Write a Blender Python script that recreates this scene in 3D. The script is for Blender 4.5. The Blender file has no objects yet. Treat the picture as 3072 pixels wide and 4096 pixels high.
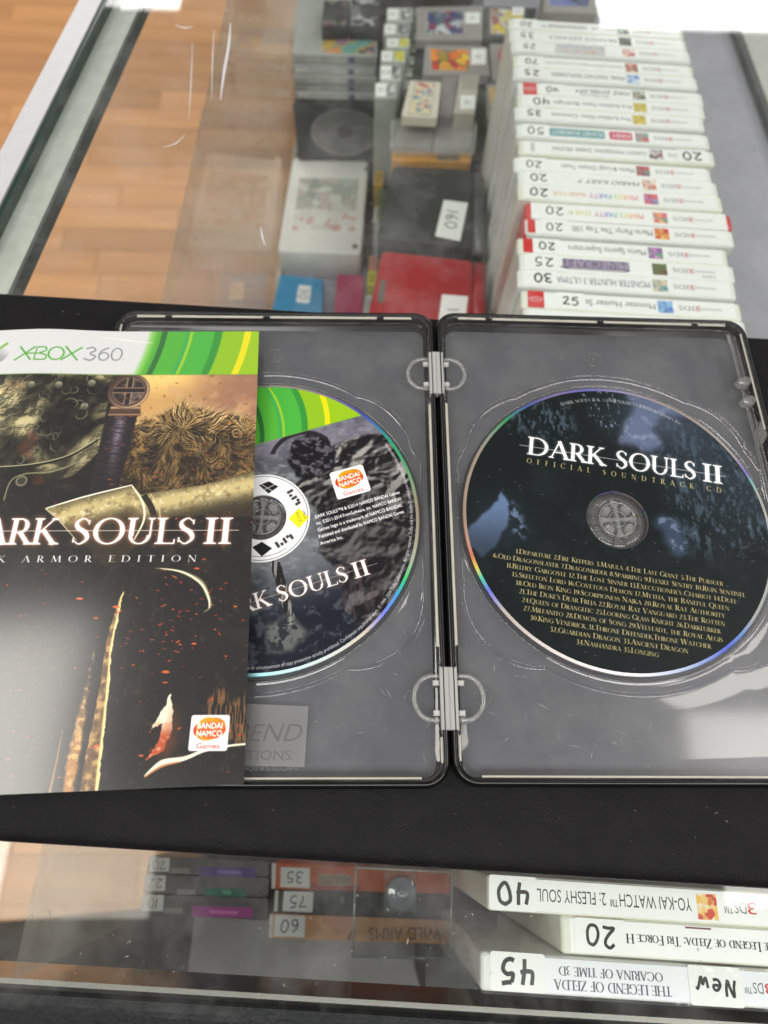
import bpy, bmesh, math, random
import numpy as np
from mathutils import Vector, Matrix, Euler
random.seed(7)
rng = np.random.default_rng(11)
scene = bpy.context.scene
COL = scene.collection
S = 0.001                      # everything below is written in millimetres
Z0 = 900.0                     # the rim of the open case lies 900 mm above the floor

# ------------------------------------------------------------------ camera
ROT = (0.4105757828517154, -0.02734893365422911, -0.0019584734442389825)
CAM = np.array([-28.585, -100.854, 233.438])
FPX = 2701.757
cam_d = bpy.data.cameras.new('camera'); cam = bpy.data.objects.new('camera', cam_d)
COL.objects.link(cam); scene.camera = cam
cam.location = (CAM[0]*S, CAM[1]*S, (CAM[2]+Z0)*S)
cam.rotation_euler = ROT
cam_d.sensor_fit = 'VERTICAL'; cam_d.sensor_height = 9.8; cam_d.sensor_width = 7.35
cam_d.lens = FPX/4096*9.8
cam_d.clip_start = 0.01; cam_d.clip_end = 50
cam_d.dof.use_dof = True; cam_d.dof.focus_distance = 0.245; cam_d.dof.aperture_fstop = 2.5
# ------------------------------------------------------------------ room light
world = bpy.data.worlds.new('World'); scene.world = world; world.use_nodes = True
bg = world.node_tree.nodes['Background']
bg.inputs[1].default_value = 0.25
# the shop around: pale ceiling overhead, darker walls towards the horizon, dim floor below
_N = world.node_tree.nodes; _L = world.node_tree.links
_tc = _N.new('ShaderNodeTexCoord'); _sp = _N.new('ShaderNodeSeparateXYZ'); _cr = _N.new('ShaderNodeValToRGB')
_L.new(_tc.outputs['Generated'], _sp.inputs[0]); _L.new(_sp.outputs[2], _cr.inputs[0])
_e = _cr.color_ramp.elements; _e[0].position = 0.; _e[0].color = (.28, .25, .22, 1); _e[1].position = .6; _e[1].color = (1., .965, .92, 1)
_m = _e.new(.30); _m.color = (.50, .48, .46, 1)
# the lit part of the shop lies ahead of the counter, the ceiling behind the viewer is dimmer
_dp = _N.new('ShaderNodeVectorMath'); _dp.operation = 'DOT_PRODUCT'; _dp.inputs[1].default_value = (0., .60, .80); _L.new(_tc.outputs['Generated'], _dp.inputs[0])
_mr = _N.new('ShaderNodeMapRange'); _mr.interpolation_type = 'SMOOTHSTEP'; _mr.inputs[1].default_value = .70; _mr.inputs[2].default_value = 1.; _mr.inputs[3].default_value = .7; _mr.inputs[4].default_value = 1.25
_L.new(_dp.outputs['Value'], _mr.inputs[0]); _sc = _N.new('ShaderNodeVectorMath'); _sc.operation = 'SCALE'; _L.new(_cr.outputs[0], _sc.inputs[0]); _L.new(_mr.outputs[0], _sc.inputs['Scale']); _L.new(_sc.outputs[0], bg.inputs[0])

def area(name, x0, x1, y0, y1, z, watts_per_m2, col=(1.0, .985, .965)):
    l = bpy.data.lights.new(name, 'AREA'); l.shape = 'RECTANGLE'
    l.size = (x1-x0)*S; l.size_y = (y1-y0)*S
    l.energy = watts_per_m2*(l.size*l.size_y); l.color = col
    o = bpy.data.objects.new(name, l); COL.objects.link(o)
    o.location = ((x0+x1)/2*S, (y0+y1)/2*S, (z+Z0)*S)
    return o
LW = 19.0
area('ceiling_and_fill_lamp', 865, 2065, -330, 130, 1600, LW*1.05, (1.0, .955, .88))
area('ceiling_and_fill_lamp', -1500, -900, -345, 380, 1600, LW*1.5, (1.0, .965, .90))
area('ceiling_and_fill_lamp', -895, -540, -345, -110, 1600, LW*.5, (1.0, .94, .82))
area('ceiling_and_fill_lamp', 1005, 2205, 3095, 3700, 1600, LW*1.55)
area('ceiling_and_fill_lamp', -2080, -880, 3135, 3740, 1600, LW*1.55)
area('ceiling_and_fill_lamp', 2450, 3050, 300, 2700, 1600, LW*1.55)  # added fill from the right, no such fixture is seen
area('ceiling_and_fill_lamp', -2950, -2350, 300, 2700, 1600, LW*1.55)  # added fill from the left, likewise an invented fixture
area('ceiling_and_fill_lamp', -1300, 1300, -1220, -640, 1600, LW*1.55)  # added fill behind the viewer, brightens the upward faces
scene.view_settings.view_transform = 'Standard'; scene.view_settings.look = 'None'
scene.view_settings.gamma = 1; scene.view_settings.exposure = 0.0
scene.view_settings.use_curve_mapping = False
try:
    scene.cycles.transparent_max_bounces = 32; scene.cycles.max_bounces = 10
    scene.cycles.caustics_reflective = False
except Exception: pass

# ------------------------------------------------------------------ geometry of the view, for placing things at real heights
def _R():
    a, b, c = ROT
    Rx = np.array([[1,0,0],[0,math.cos(a),-math.sin(a)],[0,math.sin(a),math.cos(a)]])
    Ry = np.array([[math.cos(b),0,math.sin(b)],[0,1,0],[-math.sin(b),0,math.cos(b)]])
    Rz = np.array([[math.cos(c),-math.sin(c),0],[math.sin(c),math.cos(c),0],[0,0,1]])
    return Rz@Ry@Rx
RM = _R()
def at(px, py, z):
    """point of the plane at height z (mm) seen at photograph position px, py"""
    d = RM@np.array([(px-1536)/FPX, (2048-py)/FPX, -1.0])
    q = CAM+d*((z-CAM[2])/d[2])
    return (float(q[0]), float(q[1]))

# ------------------------------------------------------------------ materials
def lin(c):
    return tuple(((v/255)/12.92 if v/255 <= .04045 else (((v/255)+.055)/1.055)**2.4) for v in c)
MATS = {}
def mat(name, rgb, rough=.5, metal=0., vary=.06, bump=0., bscale=1.5, coat=0., vscale=.12, spec=.5, rand=0.):
    if name in MATS: return MATS[name]
    m = bpy.data.materials.new(name); m.use_nodes = True
    nt = m.node_tree; N = nt.nodes; L = nt.links; b = N['Principled BSDF']
    c = lin(rgb)
    b.inputs['Roughness'].default_value = rough; b.inputs['Metallic'].default_value = metal
    b.inputs['Specular IOR Level'].default_value = spec
    if coat: b.inputs['Coat Weight'].default_value = coat; b.inputs['Coat Roughness'].default_value = .08
    tc = N.new('ShaderNodeTexCoord'); mp = N.new('ShaderNodeMapping'); L.new(tc.outputs['Object'], mp.inputs[0])
    mp.inputs['Scale'].default_value = (1000,)*3
    no = N.new('ShaderNodeTexNoise'); no.inputs['Scale'].default_value = vscale; no.inputs['Detail'].default_value = 5
    L.new(mp.outputs[0], no.inputs['Vector'])
    mr = N.new('ShaderNodeMapRange'); mr.inputs[1].default_value = .3; mr.inputs[2].default_value = .7
    mr.inputs[3].default_value = 1-vary; mr.inputs[4].default_value = 1+vary
    L.new(no.outputs[0], mr.inputs[0])
    mx = N.new('ShaderNodeVectorMath'); mx.operation = 'SCALE'; mx.inputs[0].default_value = c
    L.new(mr.outputs[0], mx.inputs['Scale'])
    out = mx.outputs[0]
    if rand:
        oi = N.new('ShaderNodeObjectInfo'); r2 = N.new('ShaderNodeMapRange'); r2.inputs[3].default_value = 1-rand; r2.inputs[4].default_value = 1+rand*.6
        L.new(oi.outputs['Random'], r2.inputs[0]); m2 = N.new('ShaderNodeVectorMath'); m2.operation = 'SCALE'
        L.new(out, m2.inputs[0]); L.new(r2.outputs[0], m2.inputs['Scale']); out = m2.outputs[0]
    L.new(out, b.inputs['Base Color'])
    if bump:
        n2 = N.new('ShaderNodeTexNoise'); n2.inputs['Scale'].default_value = bscale; n2.inputs['Detail'].default_value = 3
        L.new(mp.outputs[0], n2.inputs['Vector'])
        bp = N.new('ShaderNodeBump'); bp.inputs['Strength'].default_value = bump; bp.inputs['Distance'].default_value = .0004
        L.new(n2.outputs[0], bp.inputs['Height']); L.new(bp.outputs[0], b.inputs['Normal'])
    MATS[name] = m; return m

def glassy(name, tint=(1,1,1), rough=.02, haze=0., f0=.04, f1=.96, hazecol=(.8,.8,.8), smudge=0., bump=0., bscale=.2):
    if name in MATS: return MATS[name]
    m = bpy.data.materials.new(name); m.use_nodes = True
    nt = m.node_tree; N = nt.nodes; L = nt.links; N.clear()
    o = N.new('ShaderNodeOutputMaterial'); tr = N.new('ShaderNodeBsdfTransparent'); gl = N.new('ShaderNodeBsdfGlossy')
    tr.inputs[0].default_value = (*tint, 1); gl.inputs['Roughness'].default_value = rough; gl.inputs[0].default_value = (1,1,1,1)
    lw = N.new('ShaderNodeLayerWeight'); lw.inputs[0].default_value = .5
    pw = N.new('ShaderNodeMath'); pw.operation = 'POWER'; pw.inputs[1].default_value = 5; L.new(lw.outputs['Facing'], pw.inputs[0])
    ma = N.new('ShaderNodeMath'); ma.operation = 'MULTIPLY_ADD'; ma.inputs[1].default_value = f1; ma.inputs[2].default_value = f0
    L.new(pw.outputs[0], ma.inputs[0])
    m1 = N.new('ShaderNodeMixShader'); df = N.new('ShaderNodeBsdfDiffuse'); df.inputs[0].default_value = (*hazecol, 1)
    m1.inputs[0].default_value = haze; L.new(tr.outputs[0], m1.inputs[1]); L.new(df.outputs[0], m1.inputs[2])
    tc = N.new('ShaderNodeTexCoord'); mp = N.new('ShaderNodeMapping'); mp.inputs['Scale'].default_value = (1000,)*3; L.new(tc.outputs['Object'], mp.inputs[0])
    if smudge:
        no = N.new('ShaderNodeTexNoise'); no.inputs['Scale'].default_value = .035; no.inputs['Detail'].default_value = 8; no.inputs['Roughness'].default_value = .65
        L.new(mp.outputs[0], no.inputs['Vector']); mr = N.new('ShaderNodeMapRange'); mr.inputs[1].default_value = .45; mr.inputs[2].default_value = .75
        mr.inputs[3].default_value = haze; mr.inputs[4].default_value = haze+smudge
        L.new(no.outputs[0], mr.inputs[0]); L.new(mr.outputs[0], m1.inputs[0])
    m2 = N.new('ShaderNodeMixShader'); L.new(ma.outputs[0], m2.inputs[0]); L.new(m1.outputs[0], m2.inputs[1]); L.new(gl.outputs[0], m2.inputs[2])
    if bump:
        n2 = N.new('ShaderNodeTexNoise'); n2.inputs['Scale'].default_value = bscale; n2.inputs['Detail'].default_value = 2; L.new(mp.outputs[0], n2.inputs['Vector'])
        bp = N.new('ShaderNodeBump'); bp.inputs['Strength'].default_value = bump; bp.inputs['Distance'].default_value = .001
        L.new(n2.outputs[0], bp.inputs['Height']); L.new(bp.outputs[0], gl.inputs['Normal'])
    L.new(m2.outputs[0], o.inputs[0]); MATS[name] = m; return m

# ------------------------------------------------------------------ objects
def link(o, parent=None):
    COL.objects.link(o)
    if parent is not None: o.parent = parent
    return o
def tag(o, label=None, cat=None, group=None, kind=None):
    if label: o['label'] = label
    if cat: o['category'] = cat
    if group: o['group'] = group
    if kind: o['kind'] = kind
    return o
def thing(name, label, cat, loc=(0,0,0), rz=0., group=None, rx=0.):
    """an Empty at the thing's base (mm in the frame of the view, z measured from the case rim)"""
    o = bpy.data.objects.new(name, None); o.empty_display_size = .02; link(o)
    o.location = (loc[0]*S, loc[1]*S, (loc[2]+Z0)*S); o.rotation_euler = (rx, 0, rz)
    return tag(o, label, cat, group)
def mesh(name, V, F, m, parent=None, smooth=False, uv=None, base=None, loc=None, mats=None, midx=None):
    """V in mm; local to the parent when there is one, else in the view frame (base = the origin to use)"""
    me = bpy.data.meshes.new(name)
    V = np.asarray(V, float).reshape(-1, 3)
    b = np.array(base if base is not None else (0, 0, 0), float)
    me.from_pydata(((V-b)*S).tolist(), [], [list(map(int, f)) for f in F])
    if mats:
        for q in mats: me.materials.append(q)
        if midx is not None: me.polygons.foreach_set('material_index', list(midx))
    else: me.materials.append(m)
    if smooth: me.polygons.foreach_set('use_smooth', [True]*len(me.polygons))
    if uv is not None:
        l = me.uv_layers.new(name='UVMap')
        idx = np.empty(len(me.loops), int); me.loops.foreach_get('vertex_index', idx)
        l.data.foreach_set('uv', np.asarray(uv, float)[idx].ravel())
    me.validate(); me.update()
    o = link(bpy.data.objects.new(name, me), parent)
    if parent is None: o.location = (b[0]*S, b[1]*S, (b[2]+Z0)*S)
    elif base is not None: o.location = tuple(b*S)
    return o
class MB:
    def __init__(s): s.V = []; s.F = []
    def add(s, V, F):
        n = len(s.V); s.V += [tuple(map(float, v)) for v in V]; s.F += [tuple(i+n for i in f) for f in F]; return s
    def box(s, x0, x1, y0, y1, z0, z1, b=0.):
        return s.loft([[(x0+i, y0+i), (x1-i, y0+i), (x1-i, y1-i), (x0+i, y1-i)] for i in ((b, 0, 0, b) if b else (0, 0))],
                      (z0, z0+b, z1-b, z1) if b else (z0, z1))
    def loft(s, rings, zs, cap0=True, cap1=True):
        n = len(rings[0]); V = []
        for r, z in zip(rings, zs): V += [(p[0], p[1], z if len(p) < 3 else p[2]) for p in r]
        F = []
        for k in range(len(rings)-1):
            for i in range(n):
                j = (i+1) % n; F.append((k*n+i, k*n+j, (k+1)*n+j, (k+1)*n+i))
        if cap0: F.append(tuple(range(n))[::-1])
        if cap1: F.append(tuple(range((len(rings)-1)*n, len(rings)*n)))
        return s.add(V, F)
    def tube(s, path, r, n=8, closed=False):
        P = [Vector(p) for p in path]; V = []; F = []; m = len(P)
        for i, p in enumerate(P):
            a = P[(i-1) % m] if (closed or i) else p; c = P[(i+1) % m] if (closed or i < m-1) else p
            t = (c-a).normalized(); u = Vector((0,0,1)).cross(t)
            if u.length < .1: u = Vector((1,0,0)).cross(t)
            u.normalize(); w = t.cross(u)
            rr = r[i] if isinstance(r, (list, tuple)) else r
            for k in range(n):
                g = 2*math.pi*k/n; V.append(tuple(p+(u*math.cos(g)+w*math.sin(g))*rr))
        for i in range(m if closed else m-1):
            for k in range(n):
                F.append((i*n+k, i*n+(k+1) % n, ((i+1) % m)*n+(k+1) % n, ((i+1) % m)*n+k))
        if not closed: F += [tuple(range(n))[::-1], tuple(range((m-1)*n, m*n))]
        return s.add(V, F)
    def build(s, name, m, parent=None, smooth=False, **k): return mesh(name, s.V, s.F, m, parent, smooth, **k)
def rrect(x0, x1, y0, y1, r, n=6, i=0.):
    x0 += i; x1 -= i; y0 += i; y1 -= i; r = max(r-i, .05); P = []
    for cx, cy, a in ((x1-r, y0+r, -90), (x1-r, y1-r, 0), (x0+r, y1-r, 90), (x0+r, y0+r, 180)):
        for k in range(n+1):
            g = math.radians(a+90*k/n); P.append((cx+r*math.cos(g), cy+r*math.sin(g)))
    return P
def rslab(mb, x0, x1, y0, y1, r, prof, n=6, cap0=True, cap1=True):
    return mb.loft([rrect(x0, x1, y0, y1, r, n, i) for i, z in prof], [z for i, z in prof], cap0, cap1)
def inset_poly(P, d):
    c = np.mean(np.array([p[:2] for p in P]), 0)
    out = []
    for p in P:
        v = np.array(p[:2])-c; l = np.hypot(*v); out.append(tuple(c+v*(1-d*1.3/l)))
    return out
def circle(cx, cy, r, n=48, a0=0., a1=360.):
    full = abs(a1-a0-360) < 1e-6
    return [(cx+r*math.cos(math.radians(a0+(a1-a0)*k/(n if full else n-1))), cy+r*math.sin(math.radians(a0+(a1-a0)*k/(n if full else n-1)))) for k in range(n)]

# ------------------------------------------------------------------ lettering
_txt = {}
def sans(s, bold=0.):
    """triangles (unit cap height about .7) of a line of plain text"""
    k = (s, bold)
    if k in _txt: return _txt[k]
    cu = bpy.data.curves.new('t', 'FONT'); cu.body = s; cu.resolution_u = 3; cu.offset = bold
    o = bpy.data.objects.new('t', cu); COL.objects.link(o)
    dg = bpy.context.evaluated_depsgraph_get(); me = bpy.data.meshes.new_from_object(o.evaluated_get(dg)); me.calc_loop_triangles()
    V = np.array([v.co[:2] for v in me.vertices]).reshape(-1, 2); T = [tuple(t.vertices) for t in me.loop_triangles]
    bpy.data.objects.remove(o); bpy.data.curves.remove(cu); bpy.data.meshes.remove(me)
    polys = [V[list(t)] for t in T] if len(V) else []
    _txt[k] = polys; return polys
# a small set of inscriptional capitals with thick and thin strokes
TK, TN = .135, .05
def _q(x0, y0, x1, y1, w):
    d = np.array([x1-x0, y1-y0], float); l = np.hypot(*d); n = np.array([-d[1], d[0]])/l*w/2
    return np.array([(x0, y0)-n, (x1, y1)-n, (x1, y1)+n, (x0, y0)+n])
def _sf(x, y, w, up):
    h = .03*(1 if up else -1); a = w/2+.085; b = w/2
    return np.array([(x-a, y), (x+a, y), (x+a, y+h), (x+b, y+h*2.6), (x-b, y+h*2.6), (x-a, y+h)])
def _hs(x, y, w, sx):                      # tick at the end of a thin bar
    return np.array([(x, y-w), (x+.03*sx, y-w), (x+.03*sx, y+w), (x, y+w)]) if False else np.array([(x-.02, y-w), (x+.02, y-w), (x+.02, y+w), (x-.02, y+w)])
def _arc(cx, cy, rx, ry, a0, a1, tk=TK, tn=TN, n=16, tilt=0.):
    P = []; A = np.radians(np.linspace(a0, a1, n))
    w = tn+(tk-tn)*np.abs(np.cos(A-math.radians(tilt)))**1.4
    o = np.c_[cx+rx*np.cos(A), cy+ry*np.sin(A)]; i = np.c_[cx+(rx-w)*np.cos(A), cy+(ry-w*.95)*np.sin(A)]
    return [np.array([o[k], o[k+1], i[k+1], i[k]]) for k in range(n-1)]
def V_(x, w=TK, y0=0., y1=1., s='tb'):
    r = [_q(x, y0, x, y1, w)]
    if 'b' in s: r.append(_sf(x, y0, w, True))
    if 't' in s: r.append(_sf(x, y1, w, False))
    return r
def H_(x0, x1, y, w=TN): return [_q(x0, y, x1, y, w)]
def path_(pts, ws):
    r = []
    for k in range(len(pts)-1):
        (x0, y0), (x1, y1) = pts[k], pts[k+1]; a = _q(x0, y0, x1, y1, ws[k]); b = _q(x0, y0, x1, y1, ws[k+1])
        r.append(np.array([a[0], b[1], b[2], a[3]]))
    return r
def _curve(ctrl, ws, n=14):
    C = np.array(ctrl, float); t = np.linspace(0, len(C)-1, n*(len(C)-1)//2+2); P = []
    for u in t:                                   # Catmull-Rom
        i = min(int(u), len(C)-2); f = u-i; p = [C[max(i-1, 0)], C[i], C[i+1], C[min(i+2, len(C)-1)]]
        P.append(.5*((2*p[1])+(-p[0]+p[2])*f+(2*p[0]-5*p[1]+4*p[2]-p[3])*f*f+(-p[0]+3*p[1]-3*p[2]+p[3])*f**3))
    W = np.interp(t, range(len(ws)), ws)
    r = []
    P = np.array(P); T = np.gradient(P, axis=0); T /= np.hypot(T[:, 0], T[:, 1])[:, None]+1e-9; Nn = np.c_[-T[:, 1], T[:, 0]]
    for k in range(len(P)-1):
        r.append(np.array([P[k]-Nn[k]*W[k]/2, P[k+1]-Nn[k+1]*W[k+1]/2, P[k+1]+Nn[k+1]*W[k+1]/2, P[k]+Nn[k]*W[k]/2]))
    return r
def glyphs():
    G = {}
    G['A'] = (.80, [_q(.08, 0, .40, 1, TN), _q(.38, 1, .71, 0, TK)]+H_(.19, .6, .34)+[_sf(.08, 0, TN, 1), _sf(.71, 0, TK, 1)])
    G['B'] = (.62, V_(.13)+H_(.13, .33, .975)+H_(.13, .36, .525)+H_(.13, .36, .025)+_arc(.28, .76, .25, .24, -90, 90)+_arc(.32, .265, .29, .265, -90, 90))
    G['C'] = (.84, _arc(.47, .5, .44, .51, 42, 318, n=24)+[_hs(.80, .80, .09, 1), _hs(.80, .2, .09, 1)])
    G['D'] = (.86, V_(.13)+H_(.13, .4, .975)+H_(.13, .4, .025)+_arc(.36, .5, .46, .5, -90, 90, n=20))
    G['E'] = (.58, V_(.13)+H_(.13, .5, .975)+H_(.13, .45, .52)+H_(.13, .53, .025)+[_hs(.5, .92, .08, 1), _hs(.45, .52, .07, 1), _hs(.53, .08, .08, 1)])
    G['F'] = (.54, V_(.13)+H_(.13, .5, .975)+H_(.13, .44, .5)+[_hs(.5, .92, .08, 1), _hs(.44, .5, .07, 1)])
    G['G'] = (.88, _arc(.47, .5, .44, .51, 42, 300, n=24)+V_(.76, TK, .06, .45, 't')+[_hs(.80, .80, .09, 1)]+_arc(.47, .5, .44, .51, 298, 330, n=4))
    G['H'] = (.86, V_(.13)+V_(.72)+H_(.13, .72, .51))
    G['I'] = (.30, V_(.15)); G['J'] = (.32, V_(.18, TK, 0, 1, 't')+_curve([(.18, .05), (.14, -.12), (.0, -.2)], [TK, .08, TN]))
    G['K'] = (.72, V_(.13)+[_q(.17, .42, .58, 1, TN), _q(.27, .56, .66, 0, TK), _sf(.58, 1, TN, 0), _sf(.66, 0, TK, 1)])
    G['L'] = (.55, V_(.13)+H_(.13, .52, .025)+[_hs(.52, .09, .09, 1)])
    G['M'] = (1.0, [_q(.12, 0, .2, 1, TN), _q(.2, 1, .5, .05, TK), _q(.5, .05, .79, 1, TN), _q(.8, 1, .88, 0, TK), _sf(.12, 0, TN, 1), _sf(.88, 0, TK, 1)])
    G['N'] = (.86, V_(.12, TN)+[_q(.12, 1, .72, 0, TK)]+V_(.72, TN, 0, 1, 't'))
    G['O'] = (.94, _arc(.47, .5, .44, .51, 0, 360, n=32)); G['Q'] = (.94, G['O'][1]+_curve([(.5, .04), (.72, -.14), (.98, -.2)], [TK, .1, TN]))
    G['P'] = (.58, V_(.13)+H_(.13, .33, .975)+H_(.2, .33, .455)+_arc(.28, .715, .27, .285, -90, 90))
    G['R'] = (.68, G['P'][1]+[_q(.29, .49, .60, .02, TK), _sf(.62, 0, TK, 1)])
    G['S'] = (.54, _curve([(.43, .84), (.28, .985), (.1, .84), (.15, .63), (.37, .44), (.44, .2), (.25, .012), (.07, .16)], [.03, TN, .09, TK+.01, TK+.02, .1, TN, .03])+[_hs(.44, .84, .09, 1), _hs(.07, .16, .09, 1)])
    G['T'] = (.70, V_(.35, TK, 0, 1, 'b')+H_(.05, .65, .975)+[_hs(.05, .92, .08, 1), _hs(.65, .92, .08, 1)])
    G['U'] = (.82, V_(.14, TK, .3, 1, 't')+V_(.67, TN, .3, 1, 't')+_arc(.3825, .34, .31, .35, 180, 360, tk=.11))
    G['V'] = (.78, [_q(.07, 1, .39, 0, TK), _q(.39, 0, .70, 1, TN), _sf(.07, 1, TK, 0), _sf(.70, 1, TN, 0)])
    G['W'] = (1.12, [_q(.07, 1, .33, 0, TK), _q(.33, 0, .58, 1, TN), _q(.56, 1, .80, 0, TK), _q(.80, 0, 1.05, 1, TN), _sf(.07, 1, TK, 0), _sf(.57, 1, TK, 0), _sf(1.05, 1, TN, 0)])
    G['X'] = (.76, [_q(.1, 1, .64, 0, TK), _q(.1, 0, .62, 1, TN), _sf(.1, 1, TK, 0), _sf(.64, 0, TK, 1), _sf(.1, 0, TN, 1), _sf(.62, 1, TN, 0)])
    G['Y'] = (.72, [_q(.07, 1, .36, .48, TK), _q(.36, .48, .64, 1, TN), _sf(.07, 1, TK, 0), _sf(.64, 1, TN, 0)]+V_(.36, TK, 0, .5, 'b'))
    G['Z'] = (.68, [_q(.6, .97, .08, .03, TK)]+H_(.08, .6, .975)+H_(.08, .62, .025)+[_hs(.08, .92, .07, 1), _hs(.62, .08, .07, 1)])
    G['0'] = (.6, _arc(.29, .45, .26, .45, 0, 360, n=24)); G['1'] = (.34, V_(.18, TK*.9, 0, .9, 'b')+[_q(.05, .75, .18, .88, TN)])
    G['2'] = (.54, _curve([(.08, .68), (.25, .9), (.43, .7), (.3, .4), (.07, .06)], [TN, TN, TK, .09, TN])+H_(.05, .5, .04, .08))
    G['3'] = (.5, _curve([(.08, .78), (.24, .9), (.38, .74), (.2, .5)], [TN, TN, TK, TN])+_curve([(.2, .5), (.42, .3), (.3, .02), (.05, -.02)], [TN, TK, .08, TN]))
    G['4'] = (.56, [_q(.4, .9, .05, .25, TN), _q(.4, 0, .4, .9, TK*.9)]+H_(.04, .54, .25))
    G['5'] = (.5, [_q(.14, .86, .12, .5, TN)]+H_(.14, .42, .86, .07)+_curve([(.12, .5), (.34, .48), (.4, .2), (.2, -.02), (.05, 0)], [TN, .08, TK, .07, TN]))
    G['6'] = (.56, _arc(.28, .28, .24, .29, 0, 360, n=20)+_curve([(.06, .3), (.14, .66), (.42, .92)], [TK, .1, TN]))
    G['7'] = (.5, H_(.05, .46, .86, .07)+[_q(.44, .86, .18, 0, .09)])
    G['8'] = (.54, _arc(.27, .68, .19, .23, 0, 360, n=18)+_arc(.27, .23, .24, .25, 0, 360, n=18))
    G['9'] = (.56, _arc(.28, .6, .24, .29, 0, 360, n=20)+_curve([(.5, .6), (.42, .24), (.12, -.04)], [TK, .1, TN]))
    G['.'] = (.2, [_q(.1, 0, .1, .13, .13)]); G[','] = (.2, [_q(.1, 0, .1, .13, .13), _q(.11, .04, .05, -.14, .06)])
    G["'"] = (.2, [_q(.1, .75, .12, 1, .09)]); G[':'] = (.24, [_q(.12, 0, .12, .13, .13), _q(.12, .5, .12, .63, .13)])
    G['-'] = (.4, H_(.06, .34, .4, .06)); G[' '] = (.34, [])
    G['&'] = (.84, _arc(.34, .27, .28, .28, 60, 360, n=20)+_arc(.33, .77, .17, .22, 0, 360, n=16)+[_q(.2, .66, .76, 0, TK*.9), _q(.58, .1, .74, .44, TN)])
    G['©'] = (.9, _arc(.45, .45, .42, .43, 0, 360, tk=.05, tn=.05, n=24)+_arc(.45, .45, .22, .24, 50, 310, tk=.06, tn=.05, n=14))
    return G
GL = glyphs()
def serif(s, track=0., small=.80, bold=0.):
    """polygons (cap height 1) of a line in the capitals above; lower case becomes small capitals"""
    x = 0.; out = []
    for ch in s:
        k = 1. if not ch.islower() else small
        w, P = GL.get(ch.upper(), GL[' '])
        out += [p*k+(x, 0) for p in P]; x += w*k+.02+track
    return out, x-track
def fit(polys, x0, x1=None, y=0., h=1., capw=None, align='l', shear=0.):
    """scale a line (cap height 1 serif) to height h and optional span"""
    P = [np.array(p, float) for p in polys]
    a = np.concatenate(P); mn, mxx = a[:, 0].min(), a[:, 0].max()
    sx = (x1-x0)/(mxx-mn) if x1 is not None else h*(capw or 1.)
    if x1 is None:
        W = (mxx-mn)*sx
        if align == 'c': x0 -= W/2
        if align == 'r': x0 -= W
    return [np.c_[(p[:, 0]-mn)*sx+x0+shear*p[:, 1]*h, p[:, 1]*h+y] for p in P]
def rot(polys, deg, c=(0, 0)):
    g = math.radians(deg); M = np.array([[math.cos(g), math.sin(g)], [-math.sin(g), math.cos(g)]])
    return [np.asarray(p)@M+c for p in polys]
def sfit(s, x0, x1=None, y=0., h=1., bold=0., align='l', capw=None, shear=0.):
    return fit([p/.729 for p in sans(s, bold)], x0, x1, y, h, capw, align, shear)
HAND = {'0': [[(.5,1.35),(.15,1.15),(.05,.6),(.25,.08),(.6,.05),(.9,.5),(.85,1.1),(.55,1.36),(.4,1.3)]],
 '1': [[(.45,1.4),(.5,.9),(.48,0)]], '2': [[(.08,1.1),(.3,1.36),(.7,1.3),(.75,.95),(.45,.5),(.05,.06),(.5,.12),(.98,.04)]],
 '3': [[(.1,1.25),(.45,1.4),(.8,1.15),(.6,.82),(.3,.74),(.75,.62),(.85,.25),(.5,.0),(.05,.12)]],
 '4': [[(.25,1.35),(.12,.7),(.5,.62),(.95,.72)],[(.8,1.4),(.72,.6),(.66,-.02)]],
 '5': [[(.22,1.3),(.18,.82),(.55,.88),(.85,.6),(.75,.15),(.35,.0),(.05,.12)],[(.22,1.3),(.55,1.33),(.9,1.38)]],
 '6': [[(.75,1.38),(.3,1.0),(.1,.45),(.35,.03),(.75,.12),(.8,.5),(.5,.68),(.18,.45)]],
 '7': [[(.05,1.3),(.5,1.32),(.9,1.34),(.6,.7),(.4,0)]], 'N': [[(.1,0),(.12,.6),(.15,1.3),(.5,.6),(.8,.05),(.85,.7),(.85,1.35)]],
 'E': [[(.8,1.3),(.35,1.3),(.15,.9),(.1,.3),(.4,.02),(.85,.1)],[(.15,.7),(.45,.72),(.7,.72)]],
 'W': [[(.0,1.2),(.15,.4),(.28,.05),(.45,.5),(.5,.9),(.6,.3),(.8,.05),(.95,.6),(1.1,1.25)]],
 'e': [[(.2,.55),(.7,.6),(.65,.9),(.35,.95),(.15,.5),(.35,.08),(.8,.15)]],
 'w': [[(.0,.9),(.2,.1),(.45,.7),(.65,.1),(.95,1.0),(1.1,.95)]]}
def hand(s, h=6., w=.16, sp=.28):
    """pen strokes of a hand-written price, height h"""
    out = []; x = 0.; k = h/1.4
    for ch in s:
        for st in HAND[ch]:
            st = [(x_+random.uniform(-.06, .06), y_+random.uniform(-.05, .05)) for x_, y_ in st]
            out += [p*k+(x, 0) for p in _curve(st, [w]*len(st), n=10)]
        x += (1.0 if ch != '1' else .65)*k+sp*k
    a = np.concatenate(out); c = (a.min(0)+a.max(0))/2
    return [p-c for p in out]
def flat(name, polys, m, parent, T, lift=.0006):
    """polygons as a thin printed layer; T maps (x, y) to (x, y, z) in the parent's frame"""
    V = []; F = []
    for k, p in enumerate(polys):
        n = len(V)
        for q in p:
            v = T(q[0], q[1]); V.append((v[0], v[1], v[2]+lift*(k % 30)))
        F.append(tuple(range(n, n+len(p))))
    return mesh(name, V, F, m, parent)

def fatten(polys, d=.12): return list(polys)+[np.asarray(q)+(d, 0) for q in polys]
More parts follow.
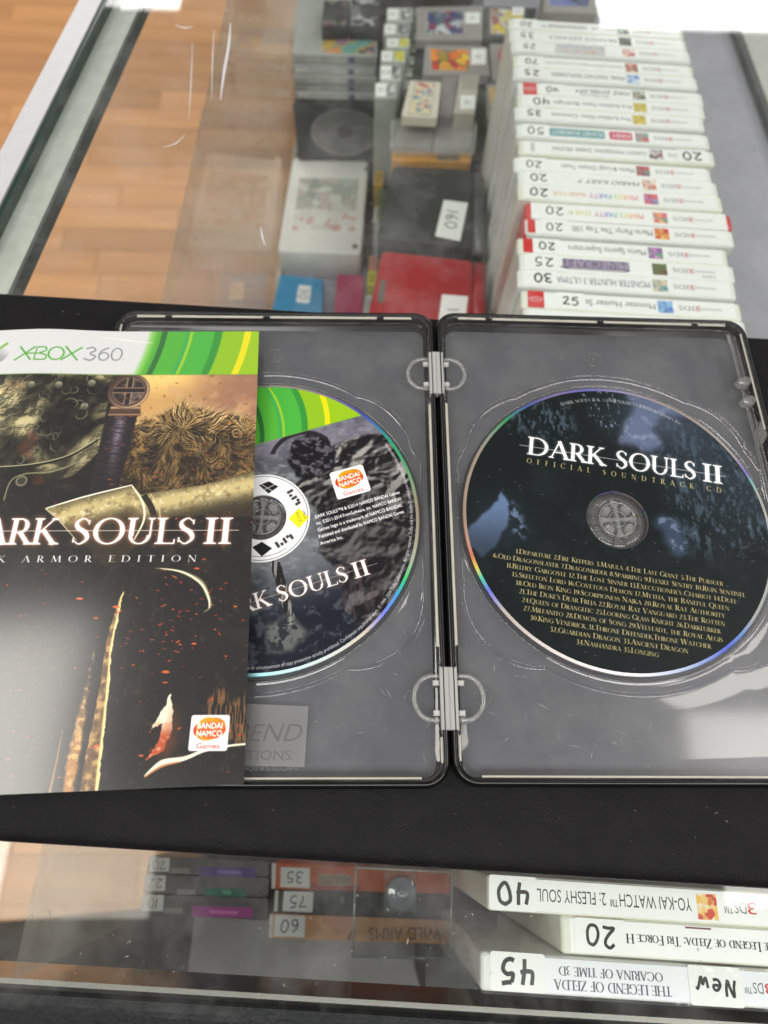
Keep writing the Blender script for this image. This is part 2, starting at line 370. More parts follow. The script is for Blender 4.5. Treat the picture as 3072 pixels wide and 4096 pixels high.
# ------------------------------------------------------------------ print raster (flat printed pictures computed here)
def _vn(x, y, seed):
    xi = np.floor(x).astype(np.int64); yi = np.floor(y).astype(np.int64); fx = x-xi; fy = y-yi
    fx = fx*fx*(3-2*fx); fy = fy*fy*(3-2*fy)
    def h(a, b):
        n = (a*374761393+b*668265263+seed*1442695041) & 0xffffffff
        n = ((n ^ (n >> 13))*1274126177) & 0xffffffff
        return ((n ^ (n >> 16)) & 0xffff)/65535.
    return (h(xi, yi)*(1-fx)+h(xi+1, yi)*fx)*(1-fy)+(h(xi, yi+1)*(1-fx)+h(xi+1, yi+1)*fx)*fy
def fbm(x, y, s=1., o=4, seed=1, g=.55):
    r = np.zeros(np.broadcast(x, y).shape); a = 1.; t = 0.; f = s
    for k in range(o):
        r += a*_vn(x*f+17.3*k, y*f-9.1*k, seed+k); t += a; a *= g; f *= 1.97
        x, y = x*.8-y*.6, x*.6+y*.8
    return r/t
def sm(a, b, x):
    t = np.clip((x-a)/(b-a), 0, 1); return t*t*(3-2*t)
class Canvas:
    def __init__(s, x0, x1, y0, y1, ppm):
        s.x0, s.y0, s.ppm = x0, y0, ppm; s.W = int((x1-x0)*ppm); s.H = int((y1-y0)*ppm)
        s.X, s.Y = np.meshgrid(x0+(np.arange(s.W)+.5)/ppm, y0+(np.arange(s.H)+.5)/ppm)
        s.A = np.zeros((s.H, s.W, 3))
    def mix(s, m, c):
        c = np.asarray(c, float)/255.; m = np.asarray(m)[..., None]; s.A = s.A*(1-m)+c*m
    def mask(s, polys, k=2):
        """coverage of convex polygons"""
        M = np.zeros((s.H, s.W)); a = np.concatenate(polys)
        bx0 = max(int((a[:, 0].min()-s.x0)*s.ppm)-1, 0); bx1 = min(int((a[:, 0].max()-s.x0)*s.ppm)+2, s.W)
        by0 = max(int((a[:, 1].min()-s.y0)*s.ppm)-1, 0); by1 = min(int((a[:, 1].max()-s.y0)*s.ppm)+2, s.H)
        if bx1 <= bx0 or by1 <= by0: return M
        B = np.zeros(((by1-by0)*k, (bx1-bx0)*k), bool)
        for p in polys:
            q = np.c_[((p[:, 0]-s.x0)*s.ppm-bx0)*k, ((p[:, 1]-s.y0)*s.ppm-by0)*k]
            ar = np.sum(q[:, 0]*np.roll(q[:, 1], -1)-np.roll(q[:, 0], -1)*q[:, 1])
            if abs(ar) < 1e-9: continue
            if ar < 0: q = q[::-1]
            u0 = max(int(q[:, 0].min()), 0); u1 = min(int(q[:, 0].max())+2, B.shape[1]); v0 = max(int(q[:, 1].min()), 0); v1 = min(int(q[:, 1].max())+2, B.shape[0])
            if u1 <= u0 or v1 <= v0: continue
            X = np.arange(u0, u1)[None, :]+.5; Y = np.arange(v0, v1)[:, None]+.5; I = np.ones((v1-v0, u1-u0), bool)
            for i in range(len(q)):
                ax, ay = q[i]; bx, by = q[(i+1) % len(q)]
                I &= ((bx-ax)*(Y-ay)-(by-ay)*(X-ax)) >= -1e-6
            B[v0:v1, u0:u1] |= I
        M[by0:by1, bx0:bx1] = B.reshape(by1-by0, k, bx1-bx0, k).mean((1, 3)); return M
    def draw(s, polys, c, a=1., k=2, fat=0.):
        if polys:
            M = s.mask(polys, k)
            if fat: M = np.clip(M*1.+fat*(np.roll(M, 1, 1)+np.roll(M, 1, 0)), 0, 1)
            s.mix(M*a, c)
    def poly(s, pts, soft=.0, warp=0., seed=3, ws=.3):
        """soft mask of any polygon (even-odd), edge roughened by noise"""
        X, Y = s.X, s.Y
        if warp: X = X+(fbm(X, Y, ws, 4, seed)-.5)*warp; Y = Y+(fbm(X, Y, ws, 4, seed+9)-.5)*warp
        I = np.zeros(X.shape, bool); n = len(pts)
        for i in range(n):
            x1, y1 = pts[i]; x2, y2 = pts[(i+1) % n]
            if y1 == y2: continue
            I ^= ((y1 > Y) != (y2 > Y)) & (X < (x2-x1)*(Y-y1)/(y2-y1)+x1)
        M = I.astype(float); r = int(soft*s.ppm)
        return blur(M, r) if r > 0 else M
    def image(s, name):
        im = bpy.data.images.new(name, s.W, s.H); a = np.ones((s.H, s.W, 4), np.float32); a[..., :3] = np.clip(s.A, 0, 1)
        im.pixels.foreach_set(a.ravel()); im.update(); im.pack(); return im
def blur(M, r):
    for ax in (0, 1):
        for _ in range(2):
            P = np.pad(M, [(r+1, r) if a == ax else (0, 0) for a in (0, 1)], mode='edge'); C = np.cumsum(P, ax)
            n = M.shape[ax]
            M = (np.take(C, np.arange(n)+2*r+1, ax)-np.take(C, np.arange(n), ax))/(2*r+1)
    return M
def print_mat(name, im, rough=.35, coat=0., spec=.5, bump=0.):
    m = bpy.data.materials.new(name); m.use_nodes = True; N = m.node_tree.nodes; L = m.node_tree.links; b = N['Principled BSDF']
    t = N.new('ShaderNodeTexImage'); t.image = im; t.extension = 'EXTEND'; t.interpolation = 'Cubic'
    L.new(t.outputs[0], b.inputs['Base Color']); b.inputs['Roughness'].default_value = rough; b.inputs['Specular IOR Level'].default_value = spec
    if coat: b.inputs['Coat Weight'].default_value = coat; b.inputs['Coat Roughness'].default_value = .165; b.inputs['Coat IOR'].default_value = 1.75
    if bump:
        tc = N.new('ShaderNodeTexCoord'); n2 = N.new('ShaderNodeTexNoise'); n2.inputs['Scale'].default_value = 1800.; n2.inputs['Detail'].default_value = 3
        L.new(tc.outputs['Object'], n2.inputs['Vector']); bp = N.new('ShaderNodeBump'); bp.inputs['Strength'].default_value = bump; bp.inputs['Distance'].default_value = .0002
        L.new(n2.outputs[0], bp.inputs['Height']); L.new(bp.outputs[0], b.inputs['Normal'])
    return m

# ------------------------------------------------------------------ printed pictures
def stroke(pts, ws, n=14): return _curve(pts, ws, n)
def logo_orange(C, cx, cy, k, deg):
    """white rounded plate with an orange oval, red swoosh and the publisher's words"""
    P = lambda polys: rot([np.asarray(p)*k for p in polys], deg, (cx, cy))
    pl = np.array(rrect(-6.3, 6.3, -5.6, 5.6, .9)); C.draw(P([pl]), (238, 236, 236))
    el = lambda rx, ry, d, ox=0, oy=0: [np.array([(ox+rx*math.cos(t)*math.cos(d)-ry*math.sin(t)*math.sin(d), oy+rx*math.cos(t)*math.sin(d)+ry*math.sin(t)*math.cos(d)) for t in np.linspace(0, 2*math.pi, 40)[:-1]])]
    C.draw(P(el(5.3, 3.1, .05, 0, 1.0)), (222, 52, 34)); C.draw(P(el(4.9, 3.35, .35, .3, 1.2)), (238, 120, 22)); C.draw(P(el(3.9, 3.5, .2, -.5, 1.35)), (240, 150, 20))
    C.draw(P(el(4.4, 2.6, .0, .5, .9)), (232, 84, 26))
    C.draw(P(sfit('BANDAI', -4.0, 4.0, 1.3, 1.9)), (250, 248, 246), k=3, fat=.6); C.draw(P(sfit('NAMCO', -4.1, 4.1, -1.1, 1.9)), (250, 248, 246), k=3, fat=.6)
    C.draw(P(sfit('Games', -3.7, 3.7, -4.8, 1.7)), (200, 60, 48), k=3)
def green_bands(C, M, t):
    """M = area, t = distance in mm across the sweep from its white edge"""
    C.mix(M*sm(-1.5, 2.5, t), (118, 186, 78)); C.mix(M*sm(1.5, 4.5, t), (78, 158, 52))
    for a, b, c in ((5.2, 7.8, (46, 104, 50)), (7.6, 17.2, (78, 164, 54)), (17.0, 19.0, (140, 186, 44)), (18.4, 27.6, (70, 164, 60)), (27.4, 30.8, (52, 136, 54)), (30.6, 40.0, (134, 178, 32)), (39.8, 42.8, (214, 206, 20)), (42.6, 90, (142, 182, 28))):
        C.mix(M*sm(a-.1, a+.15, t)*(1-sm(b-.15, b+.1, t)), c)
    C.mix(M*sm(14, 17, t)*(1-sm(17, 17.2, t))*.6, (44, 150, 96))
def leather_noise(X, Y, s, seed): return fbm(X, Y, s, 5, seed)

# ---- booklet cover: coordinates in mm about (-120, -6)
BC = Canvas(-82, 56, -96, 90, 6.0)
X, Y = BC.X, BC.Y
n1 = fbm(X, Y, .12, 5, 3); n2 = fbm(X, Y, .5, 5, 5); n3 = fbm(X, Y, 2.2, 3, 8)
BC.A[:] = np.array([22, 19, 19])/255.
BC.mix(sm(.5, .8, n1)*.5, (44, 38, 34)); BC.mix(sm(.66, .76, n2)*.35, (80, 66, 48))
# sky
sk = sm(24, 44, Y)*sm(-8, 2, X)
BC.mix(sk, (196, 152, 92)); BC.mix(sk*sm(52, 66, Y)*(1-sm(10, 46, X)), (236, 200, 116)); BC.mix(sk*sm(14, 48, X+(66-Y)*.3+n1*10), (150, 108, 84)); BC.mix(sk*sm(.52, .8, n1)*.6, (206, 160, 112))
BC.mix(sk*sm(.7, .74, n2)*.5, (96, 66, 50))
# fur mound: strands fan out of a crown
cx, cy = 19., 41.
ang = np.arctan2(Y-cy, (X-cx)*.8); rr = np.hypot((X-cx)*.8, Y-cy)
wa = ang+(fbm(X, Y, .10, 2, 21)-.5)*1.5
top = np.interp(X, [-4, 2, 8, 14, 18, 22, 30, 38, 46, 56], [40, 46.5, 47.5, 52, 55, 52.5, 50.5, 49, 46.5, 43])
hair = _vn(wa*26, rr*.22, 31)*.4+_vn(wa*60, rr*.35, 32)*.35+_vn(wa*120, rr*.5, 33)*.25
edge = sm(0, 3.2, top-Y+(hair-.45)*6)
fm = edge*sm(-3.5, -1, X)*(Y > 8)
BC.mix(fm, (40, 30, 20)); lit = np.clip(sm(.40, .68, hair)*(.45+1.0*sm(-4, 16, Y-cy+6)+.55*(fbm(X, Y, .13, 3, 40)-.4)), 0, 1)
BC.mix(fm*lit, (196, 152, 84)); BC.mix(fm*sm(.52, .7, hair)*sm(30, 50, Y), (240, 212, 156)); BC.mix(fm*sm(.55, .3, fbm(X, Y, .22, 3, 44))*.75*(1-sm(40, 54, Y)), (24, 18, 14))
hs = []
for k in range(260):                      # single wispy hairs along the top
    x0 = rng.uniform(-1, 52); y0 = float(np.interp(x0, [-4, 2, 8, 14, 18, 22, 30, 38, 46, 56], [40, 46.5, 47.5, 52, 55, 52.5, 50.5, 49, 46.5, 43]))-2
    a = math.atan2(y0-cy+6, x0-cx)+rng.uniform(-.5, .5); l = rng.uniform(3, 6.5); b = a+rng.uniform(-.9, .9)
    hs += stroke([(x0, y0), (x0+l*.55*math.cos(a), y0+l*.55*math.sin(a)), (x0+l*.8*math.cos(a)+l*.3*math.cos(b), y0+l*.8*math.sin(a)+l*.3*math.sin(b))], [.14, .12, .05], 4)
BC.draw(hs, (206, 176, 120), .55)
hs2 = []; hs3 = []; hs4 = []
for k in range(1500):                     # locks of hair lying over the mound
    x0 = rng.uniform(-2, 54); y0 = rng.uniform(14, 48)
    a0 = math.atan2(y0-cy, x0-cx)+1.6*math.sin(x0*.23+y0*.11)*math.cos(y0*.19); l = rng.uniform(2, 6); b = a0+rng.uniform(-.5, .5)
    (hs2, hs3, hs4)[k % 3].extend(stroke([(x0, y0), (x0+l*.5*math.cos(a0), y0+l*.5*math.sin(a0)), (x0+l*.5*(math.cos(a0)+math.cos(b)), y0+l*.5*(math.sin(a0)+math.sin(b)))], [.2, .28, .06], 3))
for h_, c_, a_ in ((hs2, (28, 20, 14), .8), (hs3, (168, 126, 66), .6), (hs4, (228, 196, 132), .55)):
    BC.mix(BC.mask(h_)*a_*fm*(1. if c_[0] < 50 else (.35+.65*sm(-14, 8, Y-cy+12*n1-4))), c_)
# chased armour plate on the left
pm = BC.poly([(-90, 70), (-4, 70), (-9, 60), (-12, 52), (-12, 30), (-20, 20), (-34, 16), (-50, 20), (-90, 24)], .3)
wx = X+(fbm(X, Y, .08, 3, 50)-.5)*26; wy = Y+(fbm(X, Y, .08, 3, 51)-.5)*26
rd = 1-np.abs(fbm(wx, wy, .085, 2, 52)*2-1)*2.2; rd = blur(np.clip(rd, 0, 1), 3)*1.6+.5*fbm(X, Y, .5, 4, 54)+.12*n3
gy, gx = np.gradient(rd); em = np.clip(.42+(gy*16-gx*11), 0, 1)
shade = np.clip(.25+.75*em*(.55+.6*sm(22, 60, Y))+.0*X, 0, 1)
pl = np.stack([30+150*shade, 28+140*shade, 20+104*shade], -1)/255.*(.16+1.05*sm(.32, .68, fbm(X, Y, .07, 3, 53)))[..., None]
BC.A = BC.A*(1-pm[..., None])+pl*pm[..., None]
BC.mix(pm*sm(.6, .8, fbm(X, Y, .1, 3, 58))*.4, (128, 62, 40))
for px, py in ((-44, 61), (-33, 61), (-20, 62), (-21, 51)):
    q = np.hypot(X-px, Y-py); BC.mix(sm(2.1, 1.8, q), (34, 32, 28)); BC.mix(sm(1.7, 1.4, q)*(.4+.6*sm(-1, 1.5, Y-py)), (150, 150, 122))
rim = stroke([(-80, 30), (-60, 24), (-40, 24), (-24, 28), (-13, 36)], [1.1]*5, 20)
BC.draw(rim, (20, 18, 16)); BC.draw(stroke([(-80, 30.6), (-60, 24.7), (-40, 24.7), (-24, 28.6), (-13, 36.6)], [.5]*5, 20), (176, 172, 130), .9)
BC.draw(stroke([(-44, 10), (-43, 18), (-38, 21), (-28, 22), (-17, 27)], [.6]*5), (150, 146, 112), .8)
BC.draw(stroke([(-80, 19), (-56, 17), (-52, 12), (-51, 2)], [.6]*4), (130, 128, 96), .7)
q = np.hypot(X+39, Y-18.); BC.mix(sm(2.4, 2.1, q)*.8, (60, 58, 48)); BC.mix(np.exp(-((q-1.9)/.3)**2)*.8, (150, 148, 116))
fil = []; fil2 = []
for k in range(60):
    x0, y0 = rng.uniform(-62, -14), rng.uniform(28, 63); a0 = rng.uniform(0, 6.28); tw = rng.choice((-1, 1))*rng.uniform(.5, 1.1); P = [(x0, y0)]; l = rng.uniform(1.4, 2.6)
    for j in range(6): P.append((P[-1][0]+l*math.cos(a0), P[-1][1]+l*math.sin(a0))); a0 += tw; l *= .82
    fil += stroke(P, [.15, .5, .55, .5, .4, .3, .15], 8); fil2 += [q+(.22, -.28) for q in stroke(P, [.15, .5, .55, .5, .4, .3, .15], 8)]
BC.mix(BC.mask(fil2)*pm*.7, (22, 22, 18)); BC.mix(BC.mask(fil)*pm*(.1+.55*sm(.35, .65, n1)), (140, 140, 108))
# hilt: disc pommel and bound grip
gp = BC.poly([(-10.3, 51), (.9, 51), (-.5, 30), (-2, 14), (-9, 10), (-12.5, 12), (-12.2, 30)], .25)
u = (X+5.5)/6.5; BC.mix(gp, (30, 25, 30)); BC.mix(gp*np.exp(-((u+.05)/.28)**2)*(.35+.65*(_vn(X*.6, Y*3.2, 60) > .42))*sm(14, 42, Y), (118, 108, 124)); BC.mix(gp*sm(.6, .8, _vn(X*.5, Y*4, 61))*.3, (80, 60, 50))
col_ = BC.poly([(-10.5, 51.5), (1, 51.5), (2, 46.5), (-11.2, 46.5)], .2); BC.mix(col_, (74, 54, 44)); BC.mix(col_*np.exp(-((Y-50.4)/.5)**2), (190, 150, 110)); BC.mix(col_*np.exp(-((Y-47.2)/.3)**2), (170, 130, 96))
q = np.hypot(X+4.5, (Y-58.2)*1.0)
BC.mix(sm(8.5, 8.2, q), (70, 52, 44)); BC.mix(np.exp(-((q-7.7)/.5)**2)*(.45+.5*np.sin(np.arctan2(Y-58.2, X+4.5)*1+2.2)), (204, 170, 132)); BC.mix(sm(6.6, 6.3, q), (46, 36, 34)); BC.mix(np.exp(-((q-6.3)/.25)**2)*.7, (140, 112, 92))
BC.mix(sm(6.3, 6.0, q)*sm(.45, .75, fbm(X, Y, .25, 4, 63))*.8, (132, 112, 98))
for d in (0, 1):
    w_ = np.abs((Y-58.6) if d else (X+4.5)); BC.mix(sm(1.1, .8, w_)*(q < 6.4)*.95, (34, 26, 26)); BC.mix(np.exp(-((w_-1.15)/.22)**2)*(q < 6.4)*.8, (176, 146, 120))
# pale forearm plates
gm = BC.poly([(-27.7, 6.6), (-14, 11), (3.1, 15.9), (7, 12), (13, 13.5), (30, 16), (48, 21.5), (60, 24), (60, 2), (38, 4), (20, 3), (10, -4), (4, -14), (-2, -16), (-10, -8), (-20, 0)], .2, .8)
v = (Y-np.interp(X, [-28, 3, 10, 60], [6.6, 15.9, 13, 24])); tone = np.exp(-((v+5)/4.5)**2)
mott = fbm(X, Y, .35, 5, 70)
BC.mix(gm, (62, 54, 38)); BC.mix(gm*np.clip(tone*1.1+.25*(mott-.4), 0, 1), (196, 178, 122)); BC.mix(gm*sm(.45, .75, mott)*.6, (84, 68, 40)); BC.mix(gm*sm(.55, .8, fbm(X, Y, .9, 4, 72))*tone*.7, (236, 226, 188)); BC.mix(gm*sm(-9, -16, v)*.8, (40, 32, 22))
BC.draw(stroke([(-27.7, 6.6), (-14, 11.4), (3.1, 16.2)], [.5, .7, .5]), (240, 236, 214)); BC.draw(stroke([(3.1, 15.9), (8, 9), (9.5, 2), (7, -6)], [.5, .8, .8, .4]), (238, 232, 204))
BC.draw(stroke([(8, 12), (12, 6), (13.5, 0), (12, -7)], [2.2, 2.4, 2.2, 1.]), (40, 32, 24)); BC.draw(stroke([(10.4, 12.6), (14.6, 6), (15.6, 0)], [.4]*3), (206, 190, 140)); BC.draw(stroke([(-27.7, 6.6), (-22, 2), (-14, -6)], [.5, .5, .3]), (190, 178, 140))
# dark lower half: thin scratches, blade, horn, torn flame, white hem, embers
sc = []
for k in range(46):
    x0, y0 = rng.uniform(-80, 50), rng.uniform(-92, 2); a = rng.uniform(1.1, 2.0); l = rng.uniform(4, 14)
    sc += stroke([(x0, y0), (x0+l*.5*math.cos(a)+rng.uniform(-.5, .5), y0+l*.5*math.sin(a)), (x0+l*math.cos(a), y0+l*math.sin(a))], [.12, .2, .06], 5)
BC.draw(sc, (120, 108, 80), .35)
bl = BC.poly([(6.2, -25), (5.2, -45), (6.6, -62), (8.4, -97), (2.2, -97), (2.4, -80), (3.2, -60), (3.0, -42), (5, -28)], .1, .9, 80, .5)
BC.mix(bl, (92, 66, 40)); BC.mix(bl*sm(.3, .7, fbm(X, Y, .5, 4, 81))*.8, (206, 168, 104)); BC.mix(bl*sm(1., .3, np.abs(X-np.interp(Y, [-97, -62, -45, -25], [8.0, 6.3, 5.1, 6.1]))), (240, 216, 150))
b2 = BC.poly([(0, -40), (-.6, -55), (.2, -75), (.6, -97), (-3, -97), (-3.2, -78), (-2, -60)], .35, 1.2, 84, .6); BC.mix(b2*sm(-40, -84, Y)*.8, (196, 134, 62)); BC.mix(b2*sm(.5, .66, fbm(X, Y, .8, 4, 86))*.6, (238, 200, 130))
BC.draw(stroke([(-6.5, -72), (-6.8, -86), (-7.4, -97)], [.2, .8, 1.]), (200, 148, 80), .6)
BC.draw(stroke([(16.3, -16.8), (25, -18), (32.6, -21.7), (35.8, -26.6), (37.2, -31), (35, -33)], [.3, 1.0, 1.8, 1.4, .9, .2]), (120, 112, 84)); BC.draw(stroke([(18, -16.9), (26, -18.3), (33, -22.4), (36.4, -28), (36.9, -31.5)], [.2, .6, .8, .7, .4]), (238, 232, 202))
fl = BC.poly([(26.8, -60.5), (28.5, -66), (28.8, -72), (27, -79), (21.5, -81), (25, -76), (25.6, -70), (22, -72), (25, -66)], .15, 1.6, 90, .5)
BC.mix(fl, (240, 232, 204)); BC.mix(fl*sm(-69, -75, Y), (184, 76, 40)); BC.mix(fl*sm(.5, .7, fbm(X, Y, .9, 3, 92))*sm(-68, -72, Y), (236, 160, 110))
BC.mix(np.clip(BC.poly([(28, -62), (31, -70), (30, -80), (26, -82)], 1.5, 2, 93)*.45, 0, 1), (140, 72, 46))
fz = BC.poly([(40, -62), (44, -58), (48, -64), (52, -60), (56, -70), (56, -78), (46, -76), (38, -74)], .8, 4, 94, .4)*sm(.4, .7, _vn(X*2.4, Y*.35, 95)); BC.mix(fz*.8, (134, 96, 56)); BC.mix(fz*sm(.6, .8, n2), (176, 70, 40))
BC.draw(stroke([(22, -86), (27, -82.2), (34, -80.8), (40, -78.5), (48, -77), (54, -76.4)], [.3, 2.0, 1.3, .9, .7, .6]), (236, 228, 206)); BC.draw(stroke([(22, -86.4), (27, -83.2), (33, -81.8)], [.4, .7, .3]), (190, 120, 70))
em1 = []; em2 = []
for k in range(150):
    x0, y0 = rng.uniform(-60, 54), rng.uniform(-92, 10)
    if k < 60: x0, y0 = rng.normal(24, 9), rng.normal(-40, 11)
    a = rng.normal(0.1, .5); l = abs(rng.normal(0, .45))+.2
    (em1 if k % 3 else em2).extend(stroke([(x0-l*math.cos(a), y0-l*math.sin(a)), (x0, y0+.05), (x0+l*math.cos(a), y0+l*math.sin(a))], [.12, rng.uniform(.25, .55), .12], 3))
for x0, y0, w_ in ((24.5, -53.5, 1.4), (4.4, -31, 1.3), (-9, -28, 1.3), (5.5, -77, 1.0), (20, -80, .8), (46, -31, .7), (-2, -35, .8), (31, -17, .9), (33, -44, .9), (17, -97, .6)):
    em2 += stroke([(x0-w_, y0), (x0, y0+.1), (x0+w_, y0-.1)], [.3, w_*.8, .3], 4)
BC.draw(em1, (196, 60, 44), .85); BC.draw(em2, (226, 98, 48), .95)
e3 = []
for k in range(60):
    x0, y0 = rng.uniform(-10, 52), rng.uniform(16, 60); e3 += stroke([(x0, y0), (x0+.8, y0+.1), (x0+rng.uniform(1, 2.4), y0-.2)], [.1, .35, .1], 3)
BC.draw(e3, (206, 96, 60), .6)
# header
hd = (Y > 66.1).astype(float)
BC.mix(hd, (206, 206, 205)); BC.mix(np.exp(-((Y-66.1)/.25)**2)*.8, (104, 140, 60))
th = X-(-3.8+(Y-67)*.30-((Y-67)**2)*.0058)+0.; green_bands(BC, hd*sm(-2, 1, th), th*1.0)
q = np.hypot(X+62.5, Y-77.5); ball = (q < 6.2); BC.mix(ball*1., (150, 150, 150)); BC.mix(ball*sm(-3, 5, Y-77+(X+62)*.5), (210, 210, 210)); BC.mix(ball*sm(1.2, .2, np.abs(np.abs(X+62.5)*.8-(Y-77.5)*.9)), (116, 168, 60))
xb = []
for a in ([(-53.6, 72.6), (-43.4, 79.6)], [(-53.9, 79.6), (-45.0, 72.6)], [(-39.2, 73), (-29.2, 79.6)], [(-38.6, 79.6), (-28.6, 72.7)]): pass
xb += [_q(-53.4, 72.8, -45.6, 79.4, .75), _q(-52.2, 79.6, -46.6, 72.8, .75), _q(-48.8, 76.1, -42.4, 76.1, .6)]
xb += [_q(-45.4, 72.9, -44.9, 79.4, .55)]+stroke([(-44.9, 79.1), (-41.6, 79), (-41.0, 77.4), (-43.4, 76.2), (-40.8, 75.2), (-41.0, 73.2), (-45.4, 73.1)], [.65]*7)
xb += _arc(-36.7, 76.1, 3.5, 3.4, 0, 360, tk=.8, tn=.65, n=32); xb += [_q(-34.4, 72.8, -26.6, 79.4, .75), _q(-33.4, 79.6, -27.6, 72.8, .75)]
BC.draw(xb, (84, 160, 62), k=3); BC.draw(_curve([(-25, 78.6), (-22.6, 79.5), (-21.1, 78), (-23.2, 76.5), (-20.8, 75), (-22.4, 73.1), (-25.4, 73.9)], [.7]*7)+_arc(-17.4, 75.1, 2.3, 2.2, 0, 360, tk=.7, tn=.65, n=26)+_curve([(-19.4, 75.2), (-18.6, 77.8), (-15.8, 79.5)], [.7]*3)+_arc(-12.2, 76.2, 2.5, 3.3, 0, 360, tk=.7, tn=.65, n=26), (132, 136, 138), k=3)
BC.draw(_arc(-9.1, 73.7, .5, .5, 0, 360, tk=.12, tn=.12, n=14), (150, 150, 150))
# title
T, _ = serif('SOULS', .0); T2, _ = serif('DARK', .0); TI, _ = serif('I')
def twoI(x0, x1, y, h):
    w = (x1-x0)*.47; return fit(TI, x0, x0+w, y, h)+fit(TI, x1-w, x1, y, h)
tt = fit(T, -15.6, 28.8, -7.6, 10.3)+twoI(32.2, 42.4, -7.6, 10.3)+fit(T2, -60.5, -20.2, -7.6, 10.3)
M = BC.mask(tt, 3); BC.mix(np.clip(blur(M, 6)*1.6, 0, 1)*.55, (214, 130, 96)); BC.mix(np.clip(blur(M, 2)*1.2, 0, 1)*.5, (240, 190, 160)); BC.mix(M, (248, 243, 240))
BC.draw([_q(-70, -2.3, 44.9, -2.3, .22)], (250, 230, 214), .9)
s2, _ = serif('BLACK ARMOR EDITION', .62); BC.draw(fit(s2, -61.5, 30.5, -14.4, 2.5), (232, 230, 226), k=3)
logo_orange(BC, 41.1, -73.0, 1.0, 0)
BC.mix((n3-.45).clip(0, 1)*.10*(Y < 66), (150, 145, 140))
IM_BOOK = BC.image('booklet_print')

# ---- game disc (rotated 18 degrees)
DL = Canvas(-60, 60, -60, 60, 7.5)
X, Y = DL.X, DL.Y; g = math.radians(18.3); U = X*math.cos(g)+Y*math.sin(g); W = -X*math.sin(g)+Y*math.cos(g)
n1 = fbm(X, Y, .09, 5, 103); n2 = fbm(X, Y, .4, 5, 105); n3 = fbm(X, Y, 2.5, 3, 108)
DL.A[:] = np.array([104, 106, 112])/255.
DL.mix(sm(6, 34, W), (112, 108, 124)); DL.mix(sm(.40, .7, n1)*.6, (58, 60, 66)); DL.mix(sm(.45, .85, fbm(X, Y*1.8, .3, 5, 106))*.7, (140, 142, 144)); DL.mix(sm(.35, .75, n3)*.12, (190, 190, 190)); DL.mix(sm(-16, -44, W), (26, 30, 38)); DL.mix(sm(-10, -30, W)*sm(.5, .7, n2)*.5, (96, 104, 108))
# a weathered boulder mass and a stump of cut timber as stand-ins for the printed figure
dm = DL.poly([(19, 22), (27, 32), (40, 37), (62, 34), (62, -30), (45, -50), (32, -36), (30, -22), (22, -14), (24, -2), (17, 8), (10, 12), (16, 18)], .5, 3.0, 110, .25)
DL.mix(dm, (24, 23, 26)); hh_ = blur(fbm(X+(n1-.5)*18, Y+(n1-.5)*8, .11, 4, 111), 3); gy_, gx_ = np.gradient(hh_); em_ = np.clip(.35+(gy_*60-gx_*46), 0, 1)
DL.mix(dm*em_*(.5+.5*sm(-6, 28, Y)), (156, 152, 148)); DL.mix(dm*sm(.5, .8, n3)*.3, (70, 66, 64)); DL.mix(dm*sm(.5, .7, fbm(X*1.0, Y*.3, .5, 4, 113))*sm(-10, -30, Y)*.6, (78, 66, 72))
hl = DL.poly([(8, 24), (10, 33), (17, 37), (24, 34), (28, 28), (25, 20), (18, 16), (12, 18)], .3, 2, 114, .3); DL.mix(hl, (24, 23, 27)); DL.mix(hl*sm(.5, .66, fbm(X, Y, .55, 5, 115))*.8, (98, 96, 104))
DL.mix(sm(1.2, .6, np.abs(np.hypot(X-15, Y-24)-13.2))*(Y > 27)*(X < 24)*.9, (32, 30, 34))
po = DL.poly([(3.6, -17), (8.0, -18), (15.2, -41), (12.2, -42)], .1, .6, 116, .6); DL.mix(po, (34, 33, 33)); DL.mix(po*sm(.5, .65, fbm(X*3, Y*.4, .5, 3, 117)), (128, 126, 122))
sk_ = DL.poly([(4, -42), (12, -38), (20, -44), (16, -50), (6, -52)], .8, 4, 118, .3); DL.mix(sk_*.7, (120, 120, 114)); DL.mix(sk_*sm(.52, .6, n2), (40, 44, 48))
# green sweep
gm = sm(31.3, 31.6, W); DL.mix(gm, (222, 226, 222)); tt_ = (U-6.5+(W-32)*.0+((W-44)**2)*.012)*1.28+2; green_bands(DL, gm*sm(-2, 1, tt_), tt_)
DL.mix(np.exp(-((W-31.4)/.2)**2)*.8, (104, 150, 70))
R_ = np.hypot(X, Y)
DL.mix(sm(18.3, 18.1, R_), (226, 227, 228)); DL.mix(np.exp(-((R_-17.4)/.14)**2)*.8, (60, 60, 60)); DL.mix(np.exp(-((R_-15.9)/.12)**2)*(np.abs(np.arctan2(Y, X)+1.5) < .6)*.8, (60, 60, 60))
DL.draw([np.array([(-2.2, 13.6), (1.6, 15.2), (5.4, 13.0), (1.8, 10.0)]), np.array([(-2.8, -12.2), (.6, -10.0), (4.6, -12.6), (1.0, -15.8)])], (30, 30, 32))
DL.draw([_q(-3.4, 9.6, 6.6, 15.4, .25), _q(-3.6, 15.4, 5.2, 9.8, .25)], (226, 227, 228))
for cx_, cy_, d_ in ((11.6, 8.5, -55), (8.9, -9.6, 35)):      # plain printed tick marks (the machine code itself is left out)
    DL.draw(rot([np.array([(a, b), (a+1.1, b), (a+1.1, b+h_), (a, b+h_)]) for a, b, h_ in ((-3.4, -1.2, 2.6), (-1.8, -1.2, 1.2), (-.2, -1.2, 2.4), (1.4, .1, 1.2), (2.6, -1.2, 2.2))], d_, (cx_, cy_)), (58, 58, 60))
